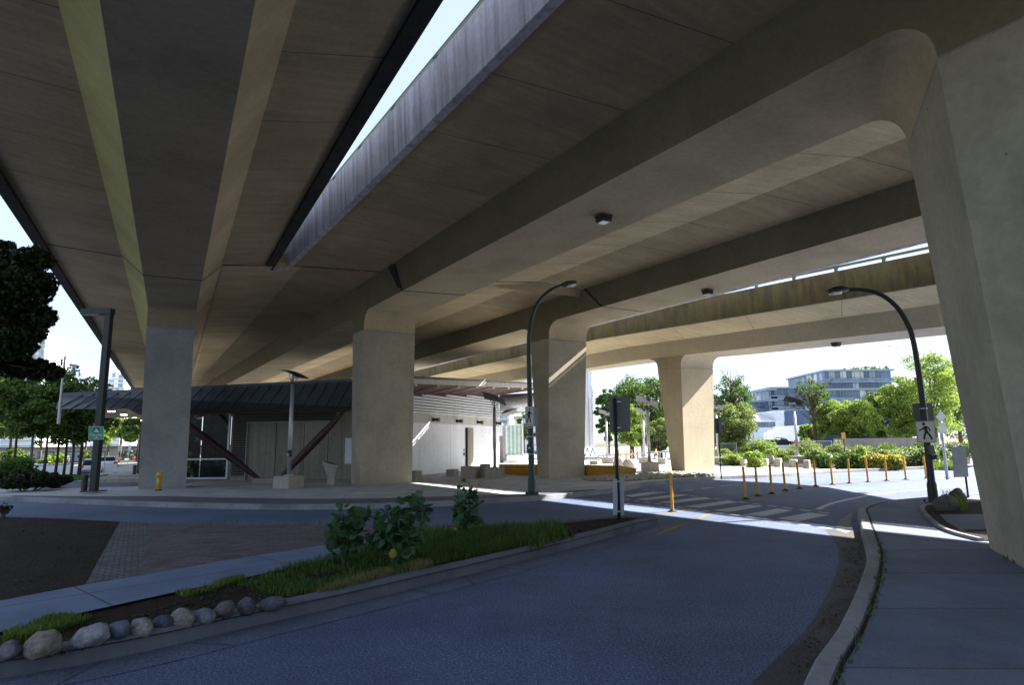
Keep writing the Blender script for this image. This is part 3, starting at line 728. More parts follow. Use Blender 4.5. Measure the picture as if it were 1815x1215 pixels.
def shrub(label, u, v, wpx, hpx, lmat, seed, n=900, lsize=.16, z=.04, Y=None, group='shrubs in the planting bed', depth=None, shape=RHOMB, name='shrub', blossom=None):
    p = G(u, v, z) if Y is None else at(u, v, Y); k = p.y / FPX; rng = np.random.default_rng(seed)
    t = thing(name, label, 'shrub', p, 0, group)
    rx = wpx * k / 2; h = hpx * k; ry = depth or rx
    cl = []
    for i in range(24):
        a = rng.uniform(0, 6.28); f = rng.uniform(0, 1) ** .5; zz = h * rng.uniform(.12, .78) * (1 - .35 * f)
        cl.append((math.cos(a) * rx * f * .75, math.sin(a) * ry * f * .75, zz, h * rng.uniform(.22, .36)))
    P = clump_pts(cl, n, rng); P[:, 2] = np.abs(P[:, 2]) + .02
    V, F = leaves(P, lsize, rng, shape); mesh_np('foliage', V, F, lmat, t)
    mb = MB()
    for c in cl[:6]: mb.tube([(c[0] * .2, c[1] * .2, -.1), (c[0] * .6, c[1] * .6, c[2] * .6), c[:3]], [.03, .02, .01], 5)
    mb.obj('stem', 'bark', t)
    if blossom:
        P2 = clump_pts(cl, n // 3, rng, .8); P2[:, 2] = np.abs(P2[:, 2]); V, F = leaves(P2, lsize * .8, rng, RHOMB); mesh_np('blossom', V, F, blossom, t)
    return t
def in_poly(p, poly):
    r = False; j = len(poly) - 1
    for i in range(len(poly)):
        if (poly[i][1] > p[1]) != (poly[j][1] > p[1]) and p[0] < (poly[j][0] - poly[i][0]) * (p[1] - poly[i][1]) / (poly[j][1] - poly[i][1]) + poly[i][0]: r = not r
        j = i
    return r
def grass(name, label, poly, n, h, seed, mat, z=.12, wd=.006, patch=None):
    rng = np.random.default_rng(seed); xs = [p[0] for p in poly]; ys = [p[1] for p in poly]; V = []; F = []
    while n > 0:
        p = (rng.uniform(min(xs), max(xs)), rng.uniform(min(ys), max(ys)))
        if not in_poly(p, poly): continue
        d = noise.noise(Vector((p[0] * 2.5, p[1] * 2.5, seed)))
        if d < -.25 and rng.uniform() < .8: n -= .5; continue
        n -= 1; hh = h * rng.uniform(.45, 1.15) * (1 + .5 * d) * (patch(p) if patch else 1)
        a = rng.uniform(0, 6.28); lean = rng.uniform(.05, .7) * hh; b = rng.uniform(0, 6.28); w2 = wd * rng.uniform(.7, 1.4)
        dx, dy = math.cos(a) * lean, math.sin(a) * lean; wx, wy = math.cos(b) * w2, math.sin(b) * w2; k = len(V)
        V += [(p[0] - wx, p[1] - wy, z - .02), (p[0] + wx, p[1] + wy, z - .02), (p[0] + dx * .35 - wx * .8, p[1] + dy * .35 - wy * .8, z + hh * .55), (p[0] + dx * .35 + wx * .8, p[1] + dy * .35 + wy * .8, z + hh * .55), (p[0] + dx, p[1] + dy, z + hh * .95)]
        F += [(k, k + 1, k + 3, k + 2), (k + 2, k + 3, k + 4)]
    me = bpy.data.meshes.new(name); me.from_pydata(V, [], F); me.materials.append(M[mat]); o = bpy.data.objects.new(name, me); link(o); return stuff(o, label)

# ------------------------------------------------------------------ foreground bed
ROCKS = [(8, 1176, 48, 34, 'grey rounded rock cut off by the left picture edge', (.20, .19, .18)), (65, 1170, 66, 46, 'tall tan rounded boulder, second from the left in the kerb row', (.33, .27, .21)), (151, 1152, 66, 43, 'largest pale grey oval boulder in the kerb row', (.40, .39, .38)), (199, 1142, 50, 36, 'blue grey veined rock leaning between two pale boulders', (.17, .20, .24)), (243, 1133, 46, 34, 'pale cream egg shaped rock beside the small dark one', (.42, .39, .33)), (282, 1123, 36, 28, 'smallest dark slate round rock in the kerb row', (.10, .11, .14)), (315, 1117, 44, 37, 'round tan ball shaped rock in the middle of the kerb row', (.34, .29, .24)), (354, 1110, 46, 26, 'low grey flat rock right of the tan ball rock', (.24, .25, .27)), (390, 1102, 50, 33, 'dark brown wedge rock leaning up to the right', (.15, .13, .12)), (432, 1094, 40, 30, 'dark purple brown rock, second from the right end of the row', (.13, .115, .13)), (479, 1086, 50, 24, 'long flat dark rock at the right end of the row', (.14, .14, .15))]
for i, (u, v, wpx, hpx, lab, col) in enumerate(ROCKS):
    p = G(u, v - 4, .13); k = p.y / FPX
    M['rock%d' % i] = stone('rock_stone_%d' % i, tuple(a * b for a, b in zip(col, (.58, .62, .70))))
    mb = MB().rock((0, 0, 0), (wpx * k * .92, wpx * k * .66, hpx * k * .92), i + 1, R_(-25 + (i * 47) % 60 - 20), 4, .30)
    o = mb.obj('rock', 'rock%d' % i, smooth=True); o.location = (p.x, p.y + .06, .13 + hpx * k * .32); o.rotation_euler = (R_((i * 31) % 17 - 8), R_([5, -12, -18, -22, 14, 6, 0, 8, -25, -22, -14][i]), 0)
    tag(o, lab, 'rock', 'rocks along the kerb')
bed = [tuple(G(u, v, .12)[:2]) for u, v in [(420, 1040), (520, 1004), (600, 988), (700, 962), (800, 945), (900, 940), (985, 938), (1010, 952), (960, 966), (880, 982), (760, 1006), (640, 1036), (560, 1056), (500, 1060)]]
grass('grass', 'short lush green grass around the purple flowered plants', bed, 17000, .17, 3, 'grass', wd=.004, patch=lambda p: .45 + .75 * sstep(8.0, 10.5, p[1]) - .5 * sstep(12.1, 12.8, p[1]))
grass('grass', 'dry yellowed grass along the front kerb', [tuple(G(u, v, .12)[:2]) for u, v in [(560, 1058), (640, 1030), (740, 1004), (770, 1010), (690, 1026), (600, 1052)]], 2600, .11, 5, 'grass_dry', wd=.003)
grass('grass', 'creeping green weeds beside the near concrete path', [tuple(G(u, v, .12)[:2]) for u, v in [(7, 1122), (100, 1098), (165, 1093), (150, 1106), (60, 1136), (7, 1146)]], 3200, .075, 6, 'grass_lit', wd=.0045)
grass('grass', 'thin fringe of grass along the path edge', [tuple(G(u, v, .12)[:2]) for u, v in [(310, 1054), (430, 1024), (440, 1030), (330, 1060)]], 1500, .07, 8, 'grass_lit', wd=.004)
grass('grass', 'sparse weeds on the bare soil tip of the island', [tuple(G(u, v, .12)[:2]) for u, v in [(930, 966), (1010, 950), (1020, 956), (940, 978)]], 260, .16, 9, 'grass', wd=.012)
grass('grass', 'weed tufts along the back edge of the brick paving', [tuple(G(u, v, .13)[:2]) for u, v in [(350, 925), (600, 927), (600, 931), (350, 929)]], 90, .06, 12, 'grass_lit', wd=.008)
# weeds in the pavement seam
mbp = []
for i in range(5, 36):
    x, y = RK[i]; a = Vector(RK[i - 1]); b = Vector(RK[i + 1]); d = (b - a).normalized(); mbp.append((x + d.y * .2, y - d.x * .2))
poly = [(x - .05, y) for x, y in mbp[:22]] + [(x + .06, y) for x, y in mbp[:22]][::-1]
grass('grass', 'small weeds growing in the seam behind the right kerb', poly, 230, .045, 14, 'grass', z=.14, wd=.006)

def litter(label, poly, n, seed, z, mat, size):
    rng = np.random.default_rng(seed); xs = [p[0] for p in poly]; ys = [p[1] for p in poly]; P = []
    while len(P) < n:
        p = (rng.uniform(min(xs), max(xs)), rng.uniform(min(ys), max(ys)))
        if in_poly(p, poly) and noise.noise(Vector((p[0] * 2, p[1] * 2, seed))) > -.15: P.append((p[0], p[1], z + rng.uniform(.003, .012)))
    V, F = leaves(np.array(P), size, rng, RHOMB, 3.0, .15); return stuff(mesh_np('leaf_litter', V, F, mat), label)
M['litter'] = leaf('litter_leaf', (.02, .014, .009), (.16, .11, .06), .05)
M['clod'] = leaf('soil_clod', (.010, .008, .006), (.05, .038, .03), 0)
litter('brown leaf litter gathered in the right gutter', [tuple(G(u, v, 0)[:2]) for u, v in [(1492, 950), (1525, 955), (1530, 1000), (1515, 1065), (1470, 1150), (1400, 1210), (1390, 1180), (1455, 1100), (1495, 1020)]], 1100, 61, .004, 'litter', .03)
litter('dry leaves and twigs on the bare soil of the near bed', [tuple(G(u, v, .12)[:2]) for u, v in [(110, 1140), (330, 1060), (520, 1010), (620, 1045), (520, 1066), (300, 1115), (110, 1160)]], 500, 62, .12, 'litter', .028)
litter('clods and chips on the dark soil bed at the left', [tuple(G(u, v, .12)[:2]) for u, v in [(7, 918), (205, 926), (150, 1030), (7, 1060)]], 1500, 63, .117, 'clod', .03)
litter('clods on the soil strip behind the kerb rocks', [tuple(G(u, v, .12)[:2]) for u, v in [(60, 1160), (330, 1060), (520, 1010), (620, 1045), (500, 1070), (300, 1118), (60, 1175)]], 2200, 64, .119, 'clod', .03)
litter('chips on the soil at the island tip', [tuple(G(u, v, .12)[:2]) for u, v in [(990, 950), (1060, 925), (1150, 918), (1160, 922), (1100, 930), (1000, 956)]], 600, 65, .119, 'clod', .04)

def mallow(u, v, wpx, hpx, seed, label, nl, flowers, tall=()):
    p = G(u, v, .12); k = p.y / FPX; rng = np.random.default_rng(seed); wd, h = wpx * k, hpx * k
    t = thing('mallow_plant', label, 'plant', p, 0, 'purple mallow plants')
    stems = []; P = []
    mb = MB()
    for i in range(9):
        a = rng.uniform(0, 6.28); f = rng.uniform(.2, 1); tp = Vector((math.cos(a) * wd * .42 * f, math.sin(a) * wd * .3 * f, h * rng.uniform(.6, .98))); stems.append(tp)
    for dx, dz in tall: stems.append(Vector((dx * k, 0, dz * k)))
    for tp in stems:
        mid = Vector((tp.x * .4, tp.y * .4, tp.z * .5)); mb.tube([(tp.x * .08, tp.y * .08, -.02), mid, tp], [.011, .008, .004], 5)
        for j in range(nl // len(stems)):
            f = rng.uniform(.25, 1.0) ** .8; c = mid.lerp(tp, (f - .5) * 2) if f > .5 else Vector((tp.x * .08, tp.y * .08, 0)).lerp(mid, f * 2)
            r = .13 * wd / .6 * (1.35 - .9 * f) + .03; a = rng.uniform(0, 6.28); q = c + Vector((math.cos(a) * r, math.sin(a) * r, rng.uniform(-.02, .05)))
            P.append(q); mb.tube([c, q], [.003, .002], 4)
    mb.obj('stem', 'leaf_mallow', t)
    V, F = leaves(np.array([tuple(q) for q in P]), .122, rng, LOBED, .8, .18); mesh_np('foliage', V, F, 'leaf_mallow', t)
    for q in [q for q in P if q.z < h * .35][:2]:
        V, F = leaves(np.array([tuple(q + Vector((0, -.05, 0)))]), .10, rng, LOBED, .2, .1); mesh_np('dying_leaf', V, F, 'leaf_yellow', t)
    for i in range(flowers):
        tp = stems[-1 - i % len(stems)]; c = Vector((tp.x + rng.uniform(-.05, .05), tp.y - .08, tp.z * rng.uniform(.75, 1.02)))
        V, F = leaves(np.array([tuple(c + Vector((math.cos(a) * .018, -.01, math.sin(a) * .018))) for a in np.linspace(0, 5.02, 5)]), .04, rng, OVAL, 0, .1)
        mesh_np('flower', V, F, 'petal', t)
    return t
mallow(610, 1004, 96, 100, 21, 'leftmost mallow plant with one purple flower over the path', 180, 1)
mallow(700, 1004, 116, 108, 22, 'widest mallow plant in the middle, tall flower stems and several purple flowers', 240, 8, ((38, 126), (30, 118), (48, 112), (8, 92), (45, 100)))
mallow(828, 962, 70, 98, 23, 'separate tall mallow plant at the right without flowers', 130, 0, ((4, 100), (-6, 96)))
shrub('small dark clump at the far left edge of the soil bed', 6, 914, 24, 22, 'leaf_dark', 31, 300, .06, .12, group=None)

# ------------------------------------------------------------------ signs, lamps, posts
def strips(pxpts, wpx, Y, z=None):
    """flat thick polyline on a sign face, widths in photo pixels"""
    P = [at(u, v, Y) for u, v in pxpts]; k = Y / FPX * wpx / 2; L = []; Rr = []
    for i, p in enumerate(P):
        d = (P[min(i + 1, len(P) - 1)] - P[max(i - 1, 0)]).normalized(); nr = Vector((-d.z, 0, d.x)); L.append(p + nr * k); Rr.append(p - nr * k)
    return L, Rr
def limb(mb, pxpts, wpx, Y):
    L, Rr = strips(pxpts, wpx, Y); k = len(mb.v); mb.v += [tuple(p) for q in zip(L, Rr) for p in q]
    for i in range(len(L) - 1): mb.f.append((k + 2 * i, k + 2 * i + 1, k + 2 * i + 3, k + 2 * i + 2))
def disc(mb, u, v, rpx, Y, n=16):
    c = at(u, v, Y); r = rpx * Y / FPX; mb.add([c] + [c + Vector((r * math.cos(2 * math.pi * j / n), 0, r * math.sin(2 * math.pi * j / n))) for j in range(n)], [(0, 1 + j, 1 + (j + 1) % n) for j in range(n)])
def plate(name, q, Y, mat, parent, rel, th=.012, bevel=0):
    P = [at(u, v, Y) for u, v in q]; return MB().prism(P, (0, th, 0)).obj(name, mat, parent, rel=rel, bevel=bevel)
def bent(P, n=26):
    return [Vector((x, y, 0)) for x, y in dense(P, 3)]

def street_lamp(label, base, Yoff, path, head, rb, rt, mat):
    b = base; Y = b.y; t = thing('street_lamp', label, 'street lamp', b, 0, 'curved arm street lamps')
    pp = [b + Vector((0, 0, .02))] + [at(u, v, Y) for u, v in dense(path, 9)]
    n = len(pp); MB().tube(pp, [rb + (rt - rb) * (i / (n - 1)) ** .8 for i in range(n)], 12).obj('pole', mat, t, smooth=True, rel=b)
    MB().lathe(b, [(rb * 1.9, 0), (rb * 1.9, .03), (rb * 1.25, .05), (rb * 1.2, .42), (rb * 1.0, .5)], 14).obj('base', mat, t, rel=b)
    for sx in (-1, 1):
        for sy in (-1, 1): MB().cyl(b + Vector((sx * rb * 1.5, sy * rb * 1.5, .02)), .025, .07, 6).obj('anchor_bolt', mat, t, rel=b)
    a = at(*head[0], Y); c = at(*head[1], Y); d = (c - a)
    side = Vector((0, 1, 0)); up = d.normalized().cross(side) * (1 if d.x < 0 else -1); up = Vector((0, 0, 1)) if up.z < .2 else up
    secs = []
    for f, wd, hh in ((0, .05, .05), (.12, .09, .10), (.35, .15, .15), (.7, .17, .14), (.92, .12, .09), (1, .05, .04)):
        c0 = a + d * f; secs.append([c0 + side * wd * math.cos(q) + up * hh * (math.sin(q) * (.8 if math.sin(q) > 0 else .35)) for q in [2 * math.pi * j / 12 for j in range(12)]])
    MB().loft(secs).obj('lamp_head', mat, t, smooth=True, rel=b)
    secs = []
    for f, wd in ((.38, .06), (.5, .12), (.75, .13), (.9, .07)):
        c0 = a + d * f - up * .035; secs.append([c0 + side * wd * math.cos(q) + up * (.05 * math.sin(q) if math.sin(q) < 0 else .02 * math.sin(q)) for q in [2 * math.pi * j / 12 for j in range(12)]])
    MB().loft(secs).obj('lens', 'lamp_glass', t, smooth=True, rel=b)
    return t
# middle lamp
b2 = G(943, 877, .13)
lampA = street_lamp('tall dark green lamp post with arm curving right, in front of the middle pier', b2, 0, [(943, 868), (940, 740), (937, 620), (939, 585), (946, 552), (960, 528), (978, 513), (992, 507)], ((992, 507), (1023, 502)), .105, .05, 'metal_green')
Y2 = b2.y
for v0 in (758.5, 774, 789, 805): MB().tube([at(942.6, v0, Y2), at(942.6, v0 + 1.2, Y2)], .125, 12).obj('steel_band', 'metal_galv', lampA, rel=b2)
ct = thing('crossing_signal_box', 'dark green push button box strapped low on the middle lamp post', 'signal box', at(938, 796, Y2 - .1))
MB().box((0, 0, 0), (.14, .14, .26)).obj('case', 'metal_green', ct, bevel=.01); MB().box((0, -.075, .02), (.06, .02, .06)).obj('button', 'metal_galv', ct)
s_ = thing('pedestrian_sign', 'narrow pedestrian sign with figure walking right, on the middle lamp post', 'road sign', at(939, 757, Y2 - .15)); r = s_.location.copy()
q = [(930.7, 721.5), (946.6, 720.8), (947.2, 755.6), (931.4, 757)]; Ys = Y2 - .17
plate('panel', q, Ys, 'sign_white', s_, r)
plate('rear_panel', [(943, 722), (952.5, 723.5), (953, 756), (944, 757)], Y2 + .13, 'metal_sign_light', s_, r)
mb = MB(); E4 = lambda x, y: (660 + x / 4.672, 640 + y / 4.672); Yf = Ys - .004
disc(mb, *E4(1303, 402), 1.7, Yf)
for ps, wv in [([(1302, 416), (1299, 440), (1297, 462)], 17), ([(1306, 424), (1316, 436), (1325, 449)], 6.5), ([(1294, 424), (1285, 440), (1283, 457)], 6.5), ([(1301, 458), (1306, 485), (1309, 513)], 9), ([(1294, 458), (1288, 485), (1282, 515)], 9)]: limb(mb, [E4(*p) for p in ps], wv / 4.672, Yf)
mb.obj('pictogram', 'sign_black', s_, rel=r)
mb = MB(); limb(mb, [(932.4, 722.6), (945.6, 722)], .5, Yf); limb(mb, [(932.8, 754), (946.2, 753)], .6, Yf); limb(mb, [(932.2, 722.5), (932.9, 755.8)], .5, Yf); limb(mb, [(945.6, 722), (946.2, 754.6)], .5, Yf); mb.obj('border', 'sign_black', s_, rel=r)
tg = thing('tag_plate', 'small pale notice plate beside the middle lamp post', 'notice', at(951, 803, Y2)); plate('panel', [(947.5, 800), (953, 800), (953.3, 806.5), (948, 806.5)], Y2 - .05, 'metal_sign_light', tg, tg.location.copy()); MB().box((-.08, .0, 0), (.06, .03, .03)).obj('bracket', 'metal_galv', tg)
# right lamp
b3 = G(1655, 893, .15); Y3 = b3.y
lampB = street_lamp('dark lamp post with arm curving left, beside the largest pier on the right', b3, 0, [(1654, 885), (1645, 800), (1631, 680), (1619, 605), (1607, 572), (1588, 543), (1562, 523), (1532, 515), (1505, 514)], ((1505, 514), (1467, 518)), .085, .05, 'metal_dark')
s_ = thing('pedestrian_sign', 'square pedestrian crossing sign with figure walking left, on the right lamp post', 'road sign', at(1642, 786, Y3 - .12)); r = s_.location.copy(); Ys = Y3 - .15
plate('panel', [(1622.5, 747.4), (1656, 746), (1660.6, 785), (1626, 785.6)], Ys, 'sign_white', s_, r, bevel=.004)
mb = MB(); E5 = lambda x, y: (1580 + x / 5.525, 700 + y / 5.525); Yf = Ys - .004
disc(mb, *E5(315, 289), 2.7, Yf)
for ps, wv in [([(330, 310), (335, 340), (345, 375)], 33), ([(326, 316), (300, 340), (271, 354)], 14), ([(338, 312), (366, 330), (380, 358)], 14), ([(338, 370), (326, 400), (322, 441)], 20), ([(350, 365), (376, 400), (402, 439)], 20)]: limb(mb, [E5(*p) for p in ps], wv / 5.525, Yf)
mb.obj('pictogram', 'sign_black', s_, rel=r)
mb = MB()
for a_, b_ in [((1623.4, 748.4), (1655.2, 747)), ((1655.2, 747), (1659.6, 784.2)), ((1659.6, 784.2), (1626.8, 784.8)), ((1626.8, 784.8), (1623.4, 748.4))]: limb(mb, [a_, b_], .6, Yf)
mb.obj('border', 'sign_black', s_, rel=r)
s_ = thing('road_sign', 'square sign seen from behind, above the pedestrian sign on the right lamp post', 'road sign', at(1637, 747, Y3 + .14)); r = s_.location.copy()
plate('panel', [(1617.5, 716), (1652, 714.5), (1656, 746.5), (1622, 747)], Y3 + .14, 'metal_sign', s_, r)
MB().tube([at(1636, 724, Y3), at(1636.2, 725.5, Y3)], .09, 10).obj('clamp', 'metal_galv', s_, rel=r)
ct = thing('crossing_signal_box', 'grey push button box on the right lamp post below the pedestrian sign', 'signal box', at(1651, 802, Y3 - .1))
MB().box((0, 0, .05), (.11, .1, .2), ry=R_(-6)).obj('case', 'metal_sign', ct, bevel=.01); MB().box((0.01, 0, -.12), (.13, .13, .1), ry=R_(-6)).obj('button_housing', 'metal_dark', ct, bevel=.015)

def back_sign(label, base, plates, ytop, pr=.03, name='road_sign', postmat='metal_dark', zb=None):
    t = thing(name, label, 'road sign', base, 0, 'signs on posts'); Y = base.y
    top = at(*ytop, Y); MB().tube([base - Vector((0, 0, .05)), Vector((base.x, base.y, top.z))], pr, 8).obj('post', postmat, t, rel=base, smooth=True)
    for nm, q, mt, dy in plates: plate(nm, q, Y + dy, mt, t, base)
    return t
bA = G(1097, 921, .12)
tA = back_sign('large dark sign back with two narrow grey boards below, on the island tip', bA, [('panel', [(1080, 704.5), (1117, 703.5), (1116.8, 766), (1080.5, 766.5)], 'metal_sign', .05)], (1097, 706), .036)
P_ = [((1086.3, 851), (1095.2, 849), (1094.4, 913), (1086.8, 914.5)), ((1097.6, 849), (1106.8, 850.5), (1106, 914), (1097.6, 916))]
for k_, q in enumerate(P_): plate('marker_board', q, bA.y - .03 + .05 * k_, 'metal_sign_light', tA, bA)
for v_ in (712, 758, 853, 906): MB().tube([at(1097, v_, bA.y), at(1097, v_ + 2, bA.y)], .05, 8).obj('clamp', 'metal_galv', tA, rel=bA)
back_sign('small brown backed sign on a thin post right of the far flared pier', G(1278.5, 848, .10), [('panel', [(1266.5, 742), (1280, 741), (1280.5, 768.5), (1267.5, 769)], 'metal_sign', .06)], (1274, 741), .03)
bD = G(1679, 850, .02)
back_sign('pale diamond sign above a square plate, seen from behind, across the road', bD, [('diamond', [(1667.5, 728.5), (1676.5, 738.5), (1668.5, 749.5), (1658.8, 739.5)], 'sign_white', -.05), ('panel', [(1663.8, 750), (1675.8, 749), (1678, 768), (1666, 769)], 'sign_white', -.05)], (1666, 729), .05, postmat='metal_galv')
bE = G(1716, 882, .15)
back_sign('broad grey sign seen from behind, tucked against the largest pier', bE, [('panel', [(1687, 793), (1712, 792.5), (1717, 846), (1691, 847)], 'metal_sign_light', -.05)], (1706, 792), .025)

# yellow delineator posts
def bollard(base, label, h):
    t = thing('delineator_post', label, 'bollard', base, 0, 'yellow delineator posts on the road')
    MB().lathe((0, 0, .03), [(.036, 0), (.036, h - .07), (.034, h - .05), (.028, h - .035), (.0285, h - .03)], 12).obj('post', 'yellow', t, smooth=False)
    MB().lathe((0, 0, 0), [(.11, 0), (.11, .015), (.06, .035), (.04, .06)], 14).obj('base', 'black', t)
    MB().lathe((0, 0, h - .30), [(.0375, 0), (.0375, .05)], 12).obj('reflector_band', 'ochre', t)
    return t
b0 = bollard(G(1192, 908, 0), 'lone yellow delineator post standing apart on the left, by the crossing', .90)
PP = [(1322, 886), (1343, 880), (1368, 876), (1392, 870.5), (1417, 867), (1446, 863), (1476, 860), (1506, 857.7), (1539, 855.5), (1572, 853.3), (1606, 851), (1642, 849), (1680, 847.5)]
names = ['nearest post at the left end of the long yellow row', 'second yellow post from the near left end of the row', 'third yellow post from the near left end of the row', 'fourth yellow post from the near end, at the edge of the shadow', 'fifth yellow post from the near end, first one in the sun', 'sixth yellow post from the near end of the row', 'seventh yellow post, in the middle of the row', 'eighth yellow post from the near end, left of the round dark shrub', 'ninth yellow post, in front of the yellow green shrub', 'tenth yellow post, in front of the orange tinted shrub', 'eleventh yellow post, in front of the purple flowers', 'twelfth yellow post, just left of the right lamp post', 'last yellow post, just right of the right lamp post']
for i, (p, nm) in enumerate(zip(PP, names)):
    t = dup(b0, G(*p, 0), .4 * i, nm)
    t.rotation_euler = (R_(random.uniform(-1.6, 1.6)), R_(random.uniform(-1.6, 1.6)), .4 * i)

# solar lamps
def solar_lamp(label, base, h, k, roll=0):
    t = thing('solar_lamp', label, 'lamp post', base, R_(-28 if not roll else -8), 'solar lamps on concrete blocks')
    MB().bb((-.45 * k, -.42 * k, -.05), (.45 * k, .42 * k, .48 * k)).obj('block_base', 'block', t, bevel=.03)
    MB().tube([(0, 0, .48 * k), (0, 0, h - .45 * k)], [.09 * k, .075 * k], 12).obj('pole', 'metal_galv', t, smooth=True)
    MB().lathe((0, 0, .48 * k), [(.2 * k, 0), (.2 * k, .03), (.1 * k, .06)], 12).obj('base_plate', 'metal_galv', t)
    mb = MB().tube([(0, 0, h - .5 * k), (0, 0, h - .08 * k)], .035 * k, 8)
    mb.tube([(0, 0, h - .45 * k), (.28 * k, 0, h - .2 * k)], .015 * k, 6); mb.tube([(0, 0, h - .45 * k), (-.25 * k, 0, h - .0 * k)], .015 * k, 6)
    mb.obj('bracket', 'metal_dark', t)
    secs = []
    for i in range(9):
        f = i / 8 - .5; x = f * 1.15 * k; z = h - x * .36 - .22 * f * f * k + .02
        secs.append([(x, y, z - y * roll + dz) for y, dz in ((-.34 * k, 0), (.34 * k, 0), (.34 * k, .035), (-.34 * k, .035))])
    MB().loft(secs).obj('solar_panel', 'solar', t)
    MB().bb((-.1 * k, -.1 * k, h - .2 * k), (.1 * k, .1 * k, h - .14 * k)).obj('lamp_head', 'metal_galv', t)
    return t
def lamp_at(label, ub, vb, ut, vt, k, z=.05, roll=.42):
    b = G(ub, vb, z); return solar_lamp(label, b, at(ut, vt, b.y).z - b.z, k, roll)
L1 = lamp_at('solar lamp with sticker on its pole, in the shade before the station wall', 511, 865, 513, 663, .93, roll=0)
st_ = L1; MB().tube([(0, 0, 1.16), (0, 0, 1.42)], .092 * .93 + .004, 14).obj('sticker', 'sign_navy', st_); MB().bb((-.05, -.096, 1.2), (.05, -.092, 1.27)).obj('sticker_label', 'metal_sign_light', st_)
lamp_at('solar lamp with dark panel before the white station wall', 877, 847, 872, 707, .92)
lamp_at('slim solar lamp beside the white fluted shells', 1077, 822, 1069, 733, .9)
lamp_at('tallest sunlit solar lamp just left of the far flared pier', 1152, 836, 1146, 712, 1.0)
lamp_at('solar lamp partly hidden behind the taller one near the far pier', 1143, 822, 1139, 730, .9)
lamp_at('solar lamp just right of the far flared pier, behind a sign', 1274, 822, 1266, 720, .9)
lamp_at('solar lamp among the shrubs in front of the white truck', 1415, 822, 1404, 711, 1.0)

# left lamp post with flat arm, green sign
bl = G(166, 872, .10)
t = thing('lamp_post', 'tall dark square lamp post with flat arm, carrying the green sign', 'lamp post', bl, 0, 'flat arm lamp posts')
top = at(180, 548, bl.y).z - bl.z
MB().bb((-.11, -.11, 0), (.11, .11, top)).obj('post', 'metal_dark', t, bevel=.01); MB().bb((-.3, -.3, 0), (.3, .3, .04)).obj('base_plate', 'metal_dark', t)
MB().bb((-1.0, -.14, top - .22), (.13, .14, top)).obj('arm', 'metal_dark', t, bevel=.01); MB().bb((-.95, -.1, top - .235), (-.35, .1, top - .221)).obj('lens', 'lamp_glass', t)
s_ = thing('direction_sign', 'small green ferries sign with boat symbol on the tall left lamp post', 'road sign', at(170, 780, bl.y - .14)); r = s_.location.copy(); Ys = bl.y - .16
plate('panel', [(157.3, 756), (184, 756.6), (184, 779.6), (156.7, 780)], Ys, 'sign_green', s_, r, bevel=.003)
mb = MB()
for a_, b_ in [((157.6, 756.5), (183.7, 757)), ((183.7, 757), (183.7, 779.2)), ((183.7, 779.2), (157, 779.6)), ((157, 779.6), (157.6, 756.5))]: limb(mb, [a_, b_], .6, Ys - .004)
mb.obj('border', 'sign_white', s_, rel=r)
mb = MB(); disc(mb, 170.8, 763.2, 5.6, Ys - .003, 20); mb.obj('roundel', 'sign_navy', s_, rel=r)
mb = MB(); Yb = Ys - .005
mb.poly([at(u, v, Yb) for u, v in [(166.3, 764), (175.5, 764), (174.3, 767), (167.6, 767)]]); mb.poly([at(u, v, Yb) for u, v in [(168.6, 763.6), (168.8, 761.2), (172.8, 761.2), (173.6, 763.6)]]); mb.poly([at(u, v, Yb) for u, v in [(169.6, 760.8), (169.8, 759.4), (171.6, 760.8)]])
mb.obj('boat_symbol', 'sign_white', s_, rel=r)
tp = at(170.6, 771.5, Yb) - r; text_mesh('lettering', 'Ferries', .155, 'sign_white', s_, tp, (R_(90), 0, 0), .001)
mb = MB(); mb.poly([at(u, v, Yb) for u, v in [(167, 777), (170.6, 774.6), (174.2, 777)]]); mb.obj('arrow', 'sign_white', s_, rel=r)
bl2 = G(246.5, 840, .05); 
t = thing('lamp_post', 'more distant dark lamp post with flat arm beside the left pier', 'lamp post', bl2, 0, 'flat arm lamp posts'); tp2 = at(250, 688, bl2.y).z - bl2.z
MB().bb((-.1, -.1, 0), (.1, .1, tp2)).obj('post', 'metal_dark', t); MB().bb((-.85, -.14, tp2 - .2), (.12, .14, tp2)).obj('arm', 'brown', t)
for u, v0, v1, lab in [(148.5, 873, 842, 'brown round bollard beside the tall left lamp post'), (238, 841.5, 825, 'more distant brown round bollard near the left pier')]:
    p = G(u, v0, .08); h = at(u, v1, p.y).z - p.z; t = thing('bollard', lab, 'bollard', p, 0, 'brown bollards')
    MB().lathe((0, 0, 0), [(.1, 0), (.1, h * .9)], 12).obj('post', 'brown', t); MB().lathe((0, 0, h * .9), [(.105, 0), (.105, h * .05), (.07, h * .1)], 12).obj('cap', 'metal_dark', t)
p = G(281, 870, .06); h = at(281, 838, p.y).z - p.z
t = thing('standpipe', 'yellow capped standpipe with peeling paint in front of the left pier', 'standpipe', p)
MB().lathe((0, 0, 0), [(.085, 0), (.085, h * .75)], 14).obj('pipe', 'yellow_steel', t, smooth=True); MB().lathe((0, 0, h * .75), [(.11, 0), (.115, h * .1), (.10, h * .2), (.05, h * .25)], 14).obj('cap', 'yellow_steel', t, smooth=True); MB().lathe((0, 0, 0), [(.12, 0), (.12, .03)], 12).obj('flange', 'brown', t)

